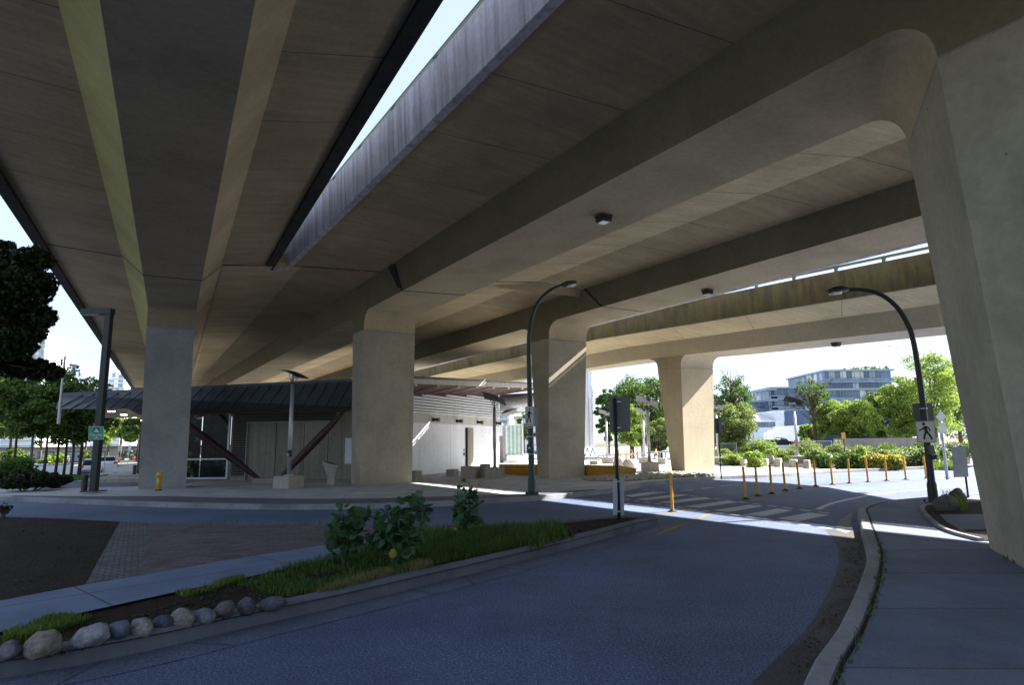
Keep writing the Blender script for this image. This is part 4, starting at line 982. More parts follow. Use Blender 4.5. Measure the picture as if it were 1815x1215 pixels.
# bin and concrete blocks on the plaza
p = G(588, 861, .05); k = p.y / FPX
t = thing('litter_bin', 'pale litter bin with slanted rim on a short pedestal beside the second pier', 'litter bin', p)
MB().bb((-7 * k, -.15, 0), (6 * k, .15, 20 * k)).obj('pedestal', 'block', t, bevel=.02)
secs = []
for f, rr in ((0, 8), (.35, 10), (.72, 12), (.74, 13.2), (.86, 13.6), (1, 13.2)):
    c0 = Vector((-2 * k - 2 * k * f, 0, 19 * k + 19 * k * f)); secs.append([c0 + Vector((rr * k * math.cos(q), rr * k * math.sin(q) * .8, -rr * k * .28 * f * math.cos(q))) for q in [2 * math.pi * j / 16 for j in range(16)]])
MB().loft(secs).obj('bowl', 'block', t, smooth=False, bevel=.01)
c0 = Vector((-4 * k, 0, 38.5 * k)); MB().add([c0 + Vector((11 * k * math.cos(q), 9 * k * math.sin(q), -3.1 * k * math.cos(q))) for q in [2 * math.pi * j / 16 for j in range(16)]], [tuple(range(16))]).obj('opening', 'black', t)
def cblock(u0, u1, vb, vt, label, dpx=None, rz=-20, grp='concrete blocks on the plaza', z=.05, mat='block', seed=0):
    p = G((u0 + u1) / 2, vb, z); k = p.y / FPX; wd = (u1 - u0) * k; h = (vb - vt) * k
    dp = dpx or min(.8, wd)
    c_, s2 = abs(math.cos(R_(rz))), abs(math.sin(R_(rz))); L = max(.3, (wd - dp * s2) / c_)
    o = MB().bb((-L / 2, -dp / 2, -.04), (L / 2, dp / 2, h)).obj('concrete_block', mat, bevel=.025)
    o.location = p + Vector((0, dp * .55, 0)); o.rotation_euler = (0, 0, R_(rz)); return tag(o, label, 'concrete block', grp)
cblock(727, 743, 851, 836.5, 'small concrete seat block at the right foot of the second pier', .6)
cblock(790, 811.5, 844.5, 833.5, 'low concrete seat block before the white wall, second from the left', .6)
cblock(816, 850, 848, 828.5, 'long concrete seat block in the middle before the white wall', .7)
cblock(850, 869, 846.5, 824, 'tall leaning concrete block just left of the dark panel solar lamp', .8, -12)
cblock(1046, 1066, 824, 817.5, 'low sunlit concrete block beyond the yellow planter', .8)
cblock(1167, 1187, 823.5, 813.5, 'sunlit concrete block beside the far flared pier', .8)
for i, (u, v, wv, hv, lab) in enumerate([(1099, 829, 20, 15, 'white sunlit boulder behind the tip of the yellow planter, taller one'), (1117, 831, 20, 13, 'white sunlit boulder behind the tip of the yellow planter, lower one'), (1476, 823, 18, 13, 'pale boulder on the wall beside the round dark shrub'), (1372, 824, 14, 12, 'pale broken boulder among the retaining blocks')]):
    p = G(u, v, .05); k = p.y / FPX; o = MB().rock((0, 0, 0), (wv * k, wv * k * .8, hv * k * 1.5), 40 + i, 0, 2, .35).obj('boulder', 'block'); o.location = p + Vector((0, .4, hv * k * .5)); tag(o, lab, 'boulder', 'pale boulders')
RB = [(1266, 1286, 824, 812, 'first retaining block right of the far pier'), (1288, 1312, 825, 813, 'second retaining block, behind the thin sign post'), (1316, 1330, 827, 813, 'third retaining block, left of the bright bushy tuft'), (1348, 1371, 827, 815, 'retaining block left of the broken boulder'), (1376, 1396, 828.5, 814, 'retaining block right of the broken boulder'), (1402, 1424, 829.5, 816, 'retaining block under the shrub bed solar lamp'), (1427, 1447, 830.5, 817, 'retaining block left of the dark grassy tuft'), (1470, 1492, 831, 819, 'last retaining block, under the pale boulder')]
for b_ in RB: cblock(*b_, .8, -38 if False else -30, 'retaining blocks along the planting bed')

# yellow planter and pebbles
P0 = [G(u, v, .05) for u, v in [(884, 841), (960, 843), (1040, 845), (1100, 845.5), (1124, 844)]]
tops = [(884, 823.5), (960, 824), (1040, 825), (1098, 826), (1129, 831)]
T0 = [at(u, v, p.y - .25) for (u, v), p in zip(tops, P0)]
t = thing('planter', 'long ochre yellow steel planter with a sloping end behind the middle pier', 'planter', P0[2])
secs = [[p, q, q + Vector((.02, .06, 0)), p + Vector((.02, .06, 0))] for p, q in zip(P0, T0)]
MB().loft(secs).obj('front_wall', 'ochre', t, rel=P0[2])
e0, e1 = P0[-1], T0[-1]; back = Vector((-1.2, 2.6, 0))
MB().loft([[e0 + Vector((0, .04, 0)), e1 + Vector((0, .04, 0)), e1 + Vector((-.05, .06, 0)), e0 + Vector((-.05, .06, 0))], [e0 + back, e1 + back, e1 + back + Vector((-.06, 0, 0)), e0 + back + Vector((-.06, 0, 0))]]).obj('end_wall', 'ochre', t, rel=P0[2])
MB().poly([q + Vector((0, .07, -.14)) for q in T0] + [T0[-1] + back + Vector((0, 0, -.14)), T0[0] + Vector((0, 2.6, -.14))]).obj('soil_fill', 'soil', t, rel=P0[2], up=True)
rng = random.Random(4); mb = MB()
pebpoly = [tuple(G(u, v, .05)[:2]) for u, v in [(1036, 849), (1090, 846), (1130, 844), (1190, 839.5), (1215, 840.5), (1272, 845), (1255, 848), (1190, 850), (1110, 853), (1040, 853)]]
xs_ = [p[0] for p in pebpoly]; ys_ = [p[1] for p in pebpoly]; cnt = 0
while cnt < 800:
    p = (rng.uniform(min(xs_), max(xs_)), rng.uniform(min(ys_), max(ys_)))
    if not in_poly(p, pebpoly): continue
    cnt += 1; d = rng.uniform(.12, .32); mb.rock((p[0], p[1], zp(*p) + d * .22), (d, d * rng.uniform(.6, .9), d * rng.uniform(.5, .75)), cnt, rng.uniform(0, 3), 1, .25)
stuff(mb.obj('pebbles', 'block', smooth=True), 'loose pale river stones around the foot of the far pier')

# rocks and weeds by the big pier
for i, (u, v, wv, hv, lab) in enumerate([(1689, 907, 42, 25, 'larger flat brown boulder at the foot of the right lamp post'), (1708, 893, 30, 22, 'smaller round brown boulder behind, beside the largest pier')]):
    p = G(u, v, .15); k = p.y / FPX; M['brock%d' % i] = stone('brown_stone_%d' % i, (.13, .11, .095))
    o = MB().rock((0, 0, 0), (wv * k, wv * k * .7, hv * k * 1.3), 60 + i, .3, 3, .3).obj('boulder', 'brock%d' % i, smooth=True); o.location = p + Vector((0, .2, hv * k * .45)); tag(o, lab, 'boulder', 'brown boulders')
grass('grass', 'wispy weeds behind the boulders by the right lamp post', [tuple(G(u, v, .15)[:2]) for u, v in [(1664, 893), (1690, 886), (1712, 892), (1715, 905), (1705, 912), (1700, 900)]], 240, .3, 17, 'grass_lit', z=.15, wd=.006)
grass('grass', 'few weeds at the foot of the largest pier', [tuple(G(u, v, .15)[:2]) for u, v in [(1775, 985), (1806, 993), (1812, 1003), (1780, 990)]], 90, .08, 18, 'grass', z=.14)

# ------------------------------------------------------------------ station building under the decks
ST = thing('station_building', 'low concrete station under the viaducts with metal canopy roof and white lit side wall', 'building', (-8, 31, 0))
SR = (-8, 31, 0)
cx, cy = -5.95, 30.6; wd_ = Vector((.375, .927, 0)); wn = Vector((.927, -.375, 0)); c0 = Vector((cx, cy, 0))
front_y = 30.6
def px_x(u, y): return at(u, 800, y).x
# front walls
x0, xw, xl, x1 = px_x(250, front_y), px_x(340, front_y), px_x(408, front_y), cx
MB().bb((xl, front_y, -.1), (x1, front_y + .3, 4.3)).obj('front_wall', 'wall_tan', ST, rel=SR)
MB().bb((x0 - 2, front_y + .02, 3.05), (xl, front_y + .3, 4.3)).obj('head_wall', 'wall_tan', ST, rel=SR)
MB().bb((x0 - 2, front_y + .02, -.1), (xl, front_y + .3, .18)).obj('plinth', 'wall_tan', ST, rel=SR)
zz = lambda v, y: at(450, v, y).z
mb = MB(); mb.bb((px_x(411, 30.5), 30.52, .25), (px_x(436, 30.5), 30.596, zz(729, 30.5))); mb.bb((px_x(436, 30.5), 30.52, zz(748, 30.5)), (px_x(592, 30.5), 30.596, zz(729, 30.5)))
mb.obj('louvre', 'louver_dark', ST, rel=SR)
mb = MB().bb((px_x(436, 30.5), 30.49, zz(750.5, 30.5)), (px_x(592, 30.5), 30.595, zz(748.2, 30.5))); mb.bb((px_x(435, 30.5), 30.49, .05), (px_x(437, 30.5), 30.595, zz(748.2, 30.5))); mb.obj('louvre_trim', 'block', ST, rel=SR)
for u in (487, 537, 580): MB().bb((px_x(u, 30.5) - .012, 30.592, 0), (px_x(u, 30.5) + .012, 30.602, 3.0)).obj('wall_joint', 'parapet_dark', ST, rel=SR)
MB().bb((px_x(611, 30.5), 30.55, .75), (px_x(625, 30.5), 30.598, 1.95)).obj('notice_panel', 'wall_white', ST, rel=SR)
# shop window: frame, panes with painted reflections and interior
fx0, fx1, fz0, fz1 = px_x(262, 30.6), px_x(407, 30.6), .2, zz(734, 30.6)
fr = MB().bb((fx0, 30.5, fz0 - .08), (fx1, 30.62, fz0)).bb((fx0, 30.5, fz1), (fx1, 30.62, fz1 + .07)).bb((fx1 - .09, 30.5, fz0), (fx1, 30.62, fz1)).bb((fx0, 30.52, zz(813.5, 30.6) - .03), (fx1 - .09, 30.6, zz(813.5, 30.6) + .03))
wf = fr.obj('window', 'metal_galv', ST, rel=SR)
for i in range(3):
    a = fx0 + (fx1 - .09 - fx0) * i / 3; b = fx0 + (fx1 - .09 - fx0) * (i + 1) / 3
    MB().bb((a + .02, 30.56, fz0), (b - .02, 30.575, fz1)).obj('pane', 'glass_dark', wf, rel=SR)
# white side wall
def W(a, h, z): p = c0 + wd_ * a + wn * h; return (p.x, p.y, z)
def wbox(a0, a1, h0, h1, z0, z1):
    return [[W(a0, h0, z0), W(a1, h0, z0), W(a1, h1, z0), W(a0, h1, z0)], [W(a0, h0, z1), W(a1, h0, z1), W(a1, h1, z1), W(a0, h1, z1)]]
L_ = 13.4
MB().loft(wbox(0.31, L_, -.3, 0, -.1, 2.72)).obj('side_wall', 'wall_white', ST, rel=SR)
MB().loft(wbox(0.0, L_, -.3, .004, 2.72, 3.24)).obj('wall_band', 'band', ST, rel=SR)
MB().loft(wbox(0.0, L_, -.3, .03, 3.24, 3.30)).obj('wall_ledge', 'wall_white', ST, rel=SR)
def slatz():
    mb = MB()
    for i in range(9):
        z = 3.34 + i * .155; a0 = max(0, (z - 3.95) / .84 * 14.4 + .3)
        mb.loft([[W(a0, -.02, z + .06), W(a0, .06, z), W(a0, .06, z + .07), W(a0, -.02, z + .13)], [W(L_, -.02, z + .06), W(L_, .06, z), W(L_, .06, z + .07), W(L_, -.02, z + .13)]])
    return mb
MB().loft([[W(0, -.3, 3.3), W(0, -.03, 3.3), W(0, -.03, 4.06), W(0, -.3, 4.06)], [W(L_, -.3, 3.3), W(L_, -.03, 3.3), W(L_, -.03, 4.85), W(L_, -.3, 4.85)]]).obj('louvre_back', 'louver_dark', ST, rel=SR)
o = slatz().obj('louvre', 'wall_white', ST, rel=SR)
for a in (3.0, 6.4, 8.9): MB().loft(wbox(a, a + .02, 0, .002, 0, 2.7)).obj('wall_joint', 'band', ST, rel=SR)
# recessed door and notices
da = [(Vector(at(u, 800, 1).xy)) for u in ()]
def a_of(u):                              # distance along the side wall seen at image column u
    d = ray(u, 800); n_ = wn; k = (c0 - EYEP).dot(n_) / d.dot(n_); return ((EYEP + d * k) - c0).dot(wd_)
MB().loft(wbox(a_of(826), a_of(838), -.02, .05, .1, 2.55)).obj('door', 'wall_tan', ST, rel=SR)
MB().loft(wbox(a_of(825), a_of(826.4), -.02, .12, .1, 2.55)).obj('door_jamb', 'parapet_dark', ST, rel=SR)
for zc in (1.15, .92): MB().loft(wbox(a_of(821), a_of(823.5), 0, .02, zc, zc + .17)).obj('notice', 'sign_navy' if zc < 1 else 'metal_sign_light', ST, rel=SR)
for u in (767, 809, 846, 879):
    a = a_of(u); p = Vector(W(a, 0, 2.92)); f = MB().tube([p, p + wn * .1], .1, 10).tube([p + wn * .1, p + wn * .38 - Vector((0, 0, .02))], [.06, .12], 10).obj('wall_light', 'metal_dark', ST, rel=SR)
# body and roof
eL, eR = Vector((-19.3, 27.0, 3.28)), Vector((-4.5, 28.9, 3.22))
rL, rR = at(107, 702, 27.9), at(724, 671, 29.3)
rF = Vector((2.3, 43.4, 5.5)); bk = Vector((-4.5, 46.0, 5.6)); bl_ = Vector((-21.5, 36, 4.0))
MB().loft([[eL, eR, rR, rL], [eL + Vector((0, .15, 0)), eR + Vector((-.02, .15, 0)), rR + Vector((0, .15, -.05)), rL + Vector((0, .15, -.05))]]).obj('roof', 'roof', ST, rel=SR)
mb = MB()
for i in range(30):
    f = (i + .15) / 30; lean = .055
    a = eL.lerp(eR, f); b = rL.lerp(rR, min(1, f + lean)); 
    if f + lean > 1: a = eL.lerp(eR, f); t_ = (1 - f) / lean; b = a.lerp(rL.lerp(rR, 1), t_)
    o_ = Vector((0, -.012, .012)); mb.loft([[a + o_, a + o_ + Vector((.022, 0, 0)), a + Vector((.022, .03, 0)), a + Vector((0, .03, 0))], [b + o_, b + o_ + Vector((.022, 0, 0)), b + Vector((.022, .03, 0)), b + Vector((0, .03, 0))]])
mb.obj('roof_seams', 'roof_seam', ST, rel=SR)
MB().loft([[rL, rR, rF, bk, bl_], [q + Vector((0, 0, .12)) for q in (rL, rR, rF, bk, bl_)]]).obj('roof_top', 'roof', ST, rel=SR)
dn = Vector((0, 0, -.24))
MB().loft([[rR + Vector((0, 0, .13)), rR + dn, rR + dn + Vector((-.12, .05, 0)), rR + Vector((-.12, .05, .13))], [rF + Vector((0, 0, .13)), rF + dn, rF + dn + Vector((-.12, .05, 0)), rF + Vector((-.12, .05, .13))]]).obj('roof_edge', 'band', ST, rel=SR)
wi = lambda f: Vector(W(-.9 + 14.4 * f, 0, 3.98 + .84 * f))
so0, so1 = rR + Vector((-.1, .06, -.22)), rF + Vector((-.1, 0, -.22))
MB().loft([[so0, wi(0), wi(0) + Vector((0, 0, .06)), so0 + Vector((0, 0, .06))], [so1, wi(1), wi(1) + Vector((0, 0, .06)), so1 + Vector((0, 0, .06))]]).obj('soffit', 'red_soffit', ST, rel=SR)
MB().poly([so0, wi(0), Vector((-8, 29.9, 3.9)), Vector((-7, 28.9, 4.2))]).obj('soffit', 'red_soffit', ST, rel=SR)
for i in range(8):
    f = .05 + i / 8.2; p = so0.lerp(so1, f) + Vector((-.03, .0, -.03)); q = wi(f) + Vector((0, 0, -.03))
    MB().tube([p, q], .022, 4).obj('rafter', 'metal_sign', ST, rel=SR)
    MB().box(p + Vector((0, 0, -.04)), (.12, .12, .12), rz=R_(22)).obj('rafter_end', 'white', ST, rel=SR)
# canopy soffit on the left with lit downlights
cs = [Vector((-16.5, 27.4, 3.27)), Vector((-6, 28.75, 3.2)), Vector((-6, 30.5, 3.2)), Vector((-17.5, 30.5, 3.15)), Vector((-19.4, 34.0, 3.1))]
MB().poly(cs).obj('canopy_soffit', 'wood_soffit', ST, rel=SR)
for u, v in [(197.5, 730.5), (219.5, 736.5), (237.5, 741), (254, 746)]:
    d = ray(u, v); p = EYEP + d * ((3.12 - EYE) / d.z); MB().lathe(p, [(.0, 0), (.13, 0), (.13, .03), (.0, .03)], 12).obj('downlight', 'downlight', ST, rel=SR)
# V struts
def strut(a, b):
    P_ = [a.lerp(b, f) for f in (0, .12, .35, .65, .88, 1)]; MB().tube(P_, [.06, .11, .17, .17, .11, .06], 14).obj('strut', 'strut', ST, smooth=True, rel=SR)
sb1, sb2 = G(466, 855, .05), G(489, 856, .05)
strut(sb1, at(296, 726, 28.0)); strut(sb2, at(613, 727, 28.6))
MB().box((sb1 + sb2) / 2 + Vector((0, 0, .08)), (1.3, .5, .2)).obj('strut_footing', 'block', ST, rel=SR)
# tube duct beyond the side wall
MB().tube([at(886, 716, 43.5), at(965, 712, 43.5)], .62, 18).obj('duct', 'metal_galv', ST, smooth=True, rel=SR)
MB().loft([[at(889, 735, 43), at(965, 705, 43), at(965, 722, 44), at(889, 741, 44)], [q + Vector((0, 2.5, .3)) for q in (at(889, 735, 43), at(965, 705, 43), at(965, 722, 44), at(889, 741, 44))]]).obj('duct_slope', 'metal_sign', ST, rel=SR)
# camera mast on the canopy end
p = at(103.5, 752, 26.7); t = thing('camera_mast', 'thin steel mast with two security cameras at the canopy end', 'mast', p)
q = at(109, 632, 26.7); hz = q.z - p.z
MB().tube([(0, 0, 0), (0, 0, hz)], [.06, .045], 8).obj('mast', 'metal_galv', t)
MB().box((-.12, 0, hz - .25), (.06, .06, .3)).tube([(0, 0, hz - .3), (-.14, 0, hz - .3)], .02, 6).obj('bullet_camera', 'metal_dark', t)
MB().tube([(0, 0, hz - .75), (.38, 0, hz - .75)], .02, 6).obj('bracket', 'metal_galv', t); MB().box((.42, 0, hz - .42), (.34, .16, .14), ry=R_(18)).lathe((.4, 0, hz - .75), [(.07, 0), (.1, .12), (.05, .26)], 10).obj('dome_camera', 'metal_sign_light', t)

# ------------------------------------------------------------------ left street: carriageway, cars, trees, signs
mb = MB(); rows = []
for Y, ur in [(43, 176), (47, 187), (53, 198), (60, 207), (70, 218), (85, 230), (110, 243), (160, 250), (250, 252)]:
    xr = at(ur, 830, Y).x; xl_ = -46 if Y < 90 else at(60, 830, Y).x; rows.append((xl_, xr, Y))
for xl_, xr, Y in rows:
    for f in (0, .25, .5, .75, 1): x = xl_ + (xr - xl_) * f; mb.v.append((x, Y, zp(x, Y) + .015))
for j in range(len(rows) - 1):
    for i in range(4): a = j * 5 + i; mb.f.append((a, a + 1, a + 6, a + 5))
struct(mb.obj('street', 'asphalt_old', up=True))
mb = MB()
for i in range(len(rows) - 1):
    a, b = rows[i], rows[i + 1]; mb.loft([[(a[1], a[2], zp(a[1], a[2])), (a[1] + .2, a[2], zp(a[1], a[2])), (a[1] + .2, a[2], zp(a[1], a[2]) + .16), (a[1], a[2], zp(a[1], a[2]) + .16)], [(b[1], b[2], zp(b[1], b[2])), (b[1] + .2, b[2], zp(b[1], b[2])), (b[1] + .2, b[2], zp(b[1], b[2]) + .16), (b[1], b[2], zp(b[1], b[2]) + .16)]])
struct(mb.obj('kerb', 'kerb_dark'))
vg = [(at(u, 840, Y).x, Y) for u, Y in [(20, 30), (112, 34), (166, 41), (172, 43), (60, 43), (-20, 43)]]
mb = MB().poly([(x, y, zp(x, y) + .02) for x, y in vg]); struct(mb.obj('verge', 'soil', up=True))
grass('grass', 'green strip of lawn between the street trees and the pavement', vg, 5000, .16, 41, 'grass_lit', z=-.2, wd=.02)
pb = [G(u, v, .03) for u, v in [(207, 858), (235, 846), (252, 843), (252, 858)]]
struct(MB().poly([(q.x, q.y, zp(q.x, q.y) + .02) for q in pb]).obj('planting_bed', 'soil', up=True))
sl = G(243, 846, .05); t = MB().box((0, 0, .05), (1.6, 1.0, .12), rz=.3).obj('concrete_slab', 'block'); t.location = sl; tag(t, 'flat pale concrete slab on the soil patch beside the left pier', 'slab')

def car(label, p, rz, paint, L=4.3, Wd=1.78, H=1.45, kind='hatch', group='cars on the left street'):
    t = thing('parked_car', label, 'car', p, rz, group)
    hw = Wd / 2
    # stations from rear (y=-L/2) to front: (y, z sill, z belt, half width)
    bs = [(-.5, .42, .80, .80), (-.48, .30, .92, .92), (-.40, .24, .96, .99), (-.1, .20, .94, 1), (.2, .20, .93, 1), (.38, .24, .86, .98), (.47, .30, .74, .9), (.5, .40, .62, .78)]
    secs = []
    for f, z0, z1, k in bs:
        w1 = hw * k; secs.append([(-w1 * .94, f * L, z0), (w1 * .94, f * L, z0), (w1, f * L, (z0 + z1) * .5), (w1 * .95, f * L, z1 * .97), (w1 * .82, f * L, z1), (-w1 * .82, f * L, z1), (-w1 * .95, f * L, z1 * .97), (-w1, f * L, (z0 + z1) * .5)])
    MB().loft(secs).obj('body', paint, t, smooth=True, bevel=.02)
    rear = -.46 if kind != 'sedan' else -.34
    cab = [(rear, .93, .74), (rear + .09, H - .08, .64), (rear + .2, H, .62), (.04, H - .01, .61), (.2, .94, .74)]
    secs = [[(-hw * k1, f * L, .9), (hw * k1, f * L, .9), (hw * k, f * L, z), (-hw * k, f * L, z)] for (f, z, k), k1 in zip(cab, (.8, .84, .86, .86, .8))]
    MB().loft(secs).obj('windows', 'glass_dark', t)
    secs = [[(-hw * .63, f * L, z), (hw * .63, f * L, z), (hw * .58, f * L, z + .045), (-hw * .58, f * L, z + .045)] for f, z in ((rear + .1, H - .06), (rear + .2, H - .01), (.03, H - .015))]
    MB().loft(secs).obj('roof', paint, t, smooth=True)
    for sx in (-1, 1):
        for sy in (-.31, .3):
            wv = MB().tube([(sx * (hw - .2), sy * L, .32), (sx * (hw - .005), sy * L, .32)], .32, 16).obj('wheel', 'black', t)
            MB().tube([(sx * (hw - .01), sy * L, .32), (sx * (hw + .004), sy * L, .32)], .2, 12).obj('rim', 'metal_galv', wv)
        MB().box((sx * hw * .76, -L * .49, .80), (.3, .14, .2)).obj('tail_light', 'red_light', t)
        MB().box((sx * hw * .7, L * .485, .62), (.3, .14, .13)).obj('headlight', 'lamp_glass', t)
        MB().box((sx * (hw + .08), L * .12, .98), (.16, .1, .12)).obj('mirror', paint, t)
    MB().box((0, -L * .5, .42), (Wd * .8, .08, .22)).obj('bumper', 'metal_sign' if kind == 'hatch' else paint, t)
    MB().box((0, -L * .502, .68), (.5, .03, .14)).obj('licence_plate', 'sign_white', t)
    return t
SAZ = R_(31)
car('silver hatchback seen from behind, partly hidden by the tall left lamp post', at(161, 843, 60), SAZ, 'car_silver')
car('white saloon car seen from behind, just right of the lamp post', at(190, 834.5, 66), SAZ, 'car_white', 4.5, 1.8, 1.4, 'sedan')
car('dark sport utility car parked at the right kerb further up the street', at(224, 823.5, 84), SAZ, 'car_dark', 4.6, 1.9, 1.72)
car('dark car half hidden behind the dark sport utility car', at(239, 819, 96), SAZ, 'car_dark', 4.4, 1.8, 1.5)
for i, (u, vb, vt, Y, q1, q2, lab) in enumerate([(184, 843, 793, 47, (798.5, 793), (811.5, 804), 'nearest pair of white parking signs on a post by the white saloon'), (207, 836, 796, 56, (794.5, 802), (808.5, 814), 'second pair of pale parking signs on a post up the street'), (226, 826, 795, 70, (794, 799.5), (803, 808), 'third parking sign post, in front of the dark sport utility car'), (241, 820, 795, 86, (793.5, 798), (802, 805), 'farthest parking sign post beside the left pier')]):
    b = at(u, vb, Y); tp_ = at(u, vt, Y); t = thing('parking_sign', lab, 'road sign', b, 0, 'parking signs on the left street')
    MB().tube([(0, 0, -.2), (0, 0, tp_.z - b.z)], .03, 6).obj('post', 'metal_galv', t)
    k = Y / FPX
    MB().bb((-.05, -.05, (vb - q1[1]) * k), (4.2 * k, -.03, (vb - q1[0] + 4) * k)).obj('upper_panel', 'sign_white', t)
    MB().bb((-2.2 * k, -.06, (vb - q2[1]) * k), (1.6 * k, -.04, (vb - q2[0]) * k)).obj('lower_panel', 'sign_white', t)
    MB().bb((-1.0 * k, -.066, (vb - q2[1] + 3) * k), (.4 * k, -.061, (vb - q2[0] - 3) * k)).obj('symbol', 'red_light', t)

tr = [(51, 838, 40, 3.0, 6.7, 1), (77, 841, 40, 2.6, 6.2, 2), (98, 839.5, 42, 2.6, 6.8, 3), (112, 846, 41, 2.4, 6.4, 4), (125, 847, 41, 2.5, 6.3, 5), (22, 838, 41, 3.0, 7.0, 6)]
tl_ = ['pale trunked street tree, second from the left', 'street tree with dark trunk left of the middle of the row', 'street tree in the middle of the left row', 'leaning street tree second from the right of the row', 'rightmost street tree of the row near the lamp post', 'leftmost street tree of the row at the picture edge']
for (u, v, Y, r, h, sd_), lab in zip(tr, tl_):
    b = at(u, v, Y); tree('street_tree', lab, b, h, (r, r, (h - 1.8) / 2), 1.8 + (h - 1.8) / 2, 5200, .26, 'leaf_street', 100 + sd_, 'street trees in the left row', 24, .075, (.2, .36), 'bark_grey' if sd_ == 1 else 'bark')
tree('street_tree', 'slim feathery tree rising behind the camera mast', at(140, 838, 44), 7.6, (2.8, 2.4, 3.2), 4.6, 4200, .24, 'leaf_street', 120, 'street trees in the left row', 20, .1)
# big dark maple close to the left edge of the picture
mp = Vector((-16.6, 15.6, .1))
rngm = np.random.default_rng(77)
ex = []
for u, v, r in [(20, 470, 42), (60, 460, 34), (40, 510, 50), (75, 500, 26), (15, 560, 48), (60, 560, 36), (80, 560, 22), (20, 610, 40), (55, 590, 26), (30, 650, 34), (65, 655, 30), (90, 660, 22), (-40, 500, 70), (-60, 600, 80), (8, 440, 22)]:
    q = at(u, v, 15.2 + rngm.uniform(-1, 1.2)); ex.append((q.x - mp.x, q.y - mp.y, q.z - mp.z, r * 15.2 / FPX * .98))
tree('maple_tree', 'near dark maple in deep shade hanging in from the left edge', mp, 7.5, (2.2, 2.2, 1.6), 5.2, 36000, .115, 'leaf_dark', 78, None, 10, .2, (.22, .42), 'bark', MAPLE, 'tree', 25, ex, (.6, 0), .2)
# sunlit trees and hedges at the end of the street
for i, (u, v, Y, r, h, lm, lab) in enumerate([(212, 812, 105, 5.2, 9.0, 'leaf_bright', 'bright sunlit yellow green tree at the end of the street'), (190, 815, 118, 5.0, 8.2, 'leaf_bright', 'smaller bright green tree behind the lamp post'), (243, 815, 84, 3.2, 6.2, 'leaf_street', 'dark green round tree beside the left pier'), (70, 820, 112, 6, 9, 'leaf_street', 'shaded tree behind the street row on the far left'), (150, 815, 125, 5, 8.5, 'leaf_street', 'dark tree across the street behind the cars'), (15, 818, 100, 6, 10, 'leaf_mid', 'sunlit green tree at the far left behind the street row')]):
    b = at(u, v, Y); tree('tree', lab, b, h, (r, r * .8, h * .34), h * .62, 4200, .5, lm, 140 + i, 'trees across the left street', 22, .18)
for i, (u, v, wv, hv, lm, lab) in enumerate([(100, 822, 70, 20, 'leaf_bright', 'sunlit clipped hedge across the street'), (30, 815, 60, 26, 'leaf_mid', 'green bushes across the street at the far left'), (160, 812, 50, 16, 'leaf_mid', 'green bushes across the street behind the cars')]):
    shrub(lab, u, v, wv, hv, lm, 160 + i, 1500, .4, Y=100, group='hedges across the left street', depth=2)
for i, (u, v, wv, hv, lab) in enumerate([(50, 868, 120, 40, 'broad dark low shrub in front of the street trees'), (95, 862, 50, 28, 'dark rounded end of the shrub mass beside the pavement'), (20, 855, 70, 56, 'taller green shrub behind the dark shrub at the left edge')]):
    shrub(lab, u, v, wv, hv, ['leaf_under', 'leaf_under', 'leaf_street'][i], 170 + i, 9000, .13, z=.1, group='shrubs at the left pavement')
# lit shop fronts across the street
t = thing('building', 'low pale sunlit building glimpsed between the left tree trunks', 'building', (-95, 140, -2))
MB().bb((-40, 0, 0), (45, 12, 3.5)).obj('wall', 'wall_tan', t); MB().bb((-40.5, -.5, 3.5), (45.5, 12.5, 3.9)).obj('roof', 'roof', t)
for i in range(14):
    f = MB().bb((-38 + i * 6, -.06, .6), (-34.5 + i * 6, -.01, 2.9)).obj('window', 'metal_dark', t); MB().bb((-37.8 + i * 6, -.1, .8), (-34.7 + i * 6, -.07, 2.7)).obj('pane', 'glass_blue', f)
# towers
def tower(label, u0, u1, vt, Y, tiers, mat, d=22):
    b = at((u0 + u1) / 2, 795, Y); b.z = -3; t = thing('apartment_tower', label, 'building', b, R_(-12), 'distant apartment towers'); k = Y / FPX
    for i, (a0, a1, v1, v0) in enumerate(tiers):
        x0_, x1_ = at(a0, 700, Y).x - b.x, at(a1, 700, Y).x - b.x; z1 = at(a0, v1, Y).z + 3; z0 = at(a0, v0, Y).z + 3 if v0 else 0
        MB().bb((x0_, -d / 2, z0), (x1_, d / 2, z1)).obj('wall', mat, t)
        n = int((z1 - z0) / 3.2); mb = MB()
        for q in range(n): mb.bb((x0_ - .3, -d / 2 - .5, z0 + q * 3.2 + 2.9), (x1_ + .3, -d / 2, z0 + q * 3.2 + 3.15))
        mb.obj('balcony_slabs', 'slab', t)
        for q in range(max(0, n - 12), n):
            MB().bb((x0_ + (x1_ - x0_) * .15, -d / 2 - .06, z0 + q * 3.2 + .6), (x1_ - (x1_ - x0_) * .2, -d / 2 - .01, z0 + q * 3.2 + 2.6)).obj('window_band', 'glass_tower', t)
    return t
tower('white apartment tower with blue glass corner behind the near maple', 30, 104, 595, 420, [(30, 55, 605, None), (55, 70, 590, None), (70, 90, 596, None), (90, 104, 599, None)], 'tower_white')
tower('stepped pale glass apartment tower beyond the street, left of the left pier', 183, 243, 660, 480, [(183, 198, 684, None), (198, 228, 671, None), (216, 225, 660, 672), (228, 243, 666, None), (190, 243, 690, None)], 'tower_white')
tower('far blue glass tower seen in the gap under the station duct', 889, 909, 726, 420, [(889, 909, 726, None)], 'tower_white')

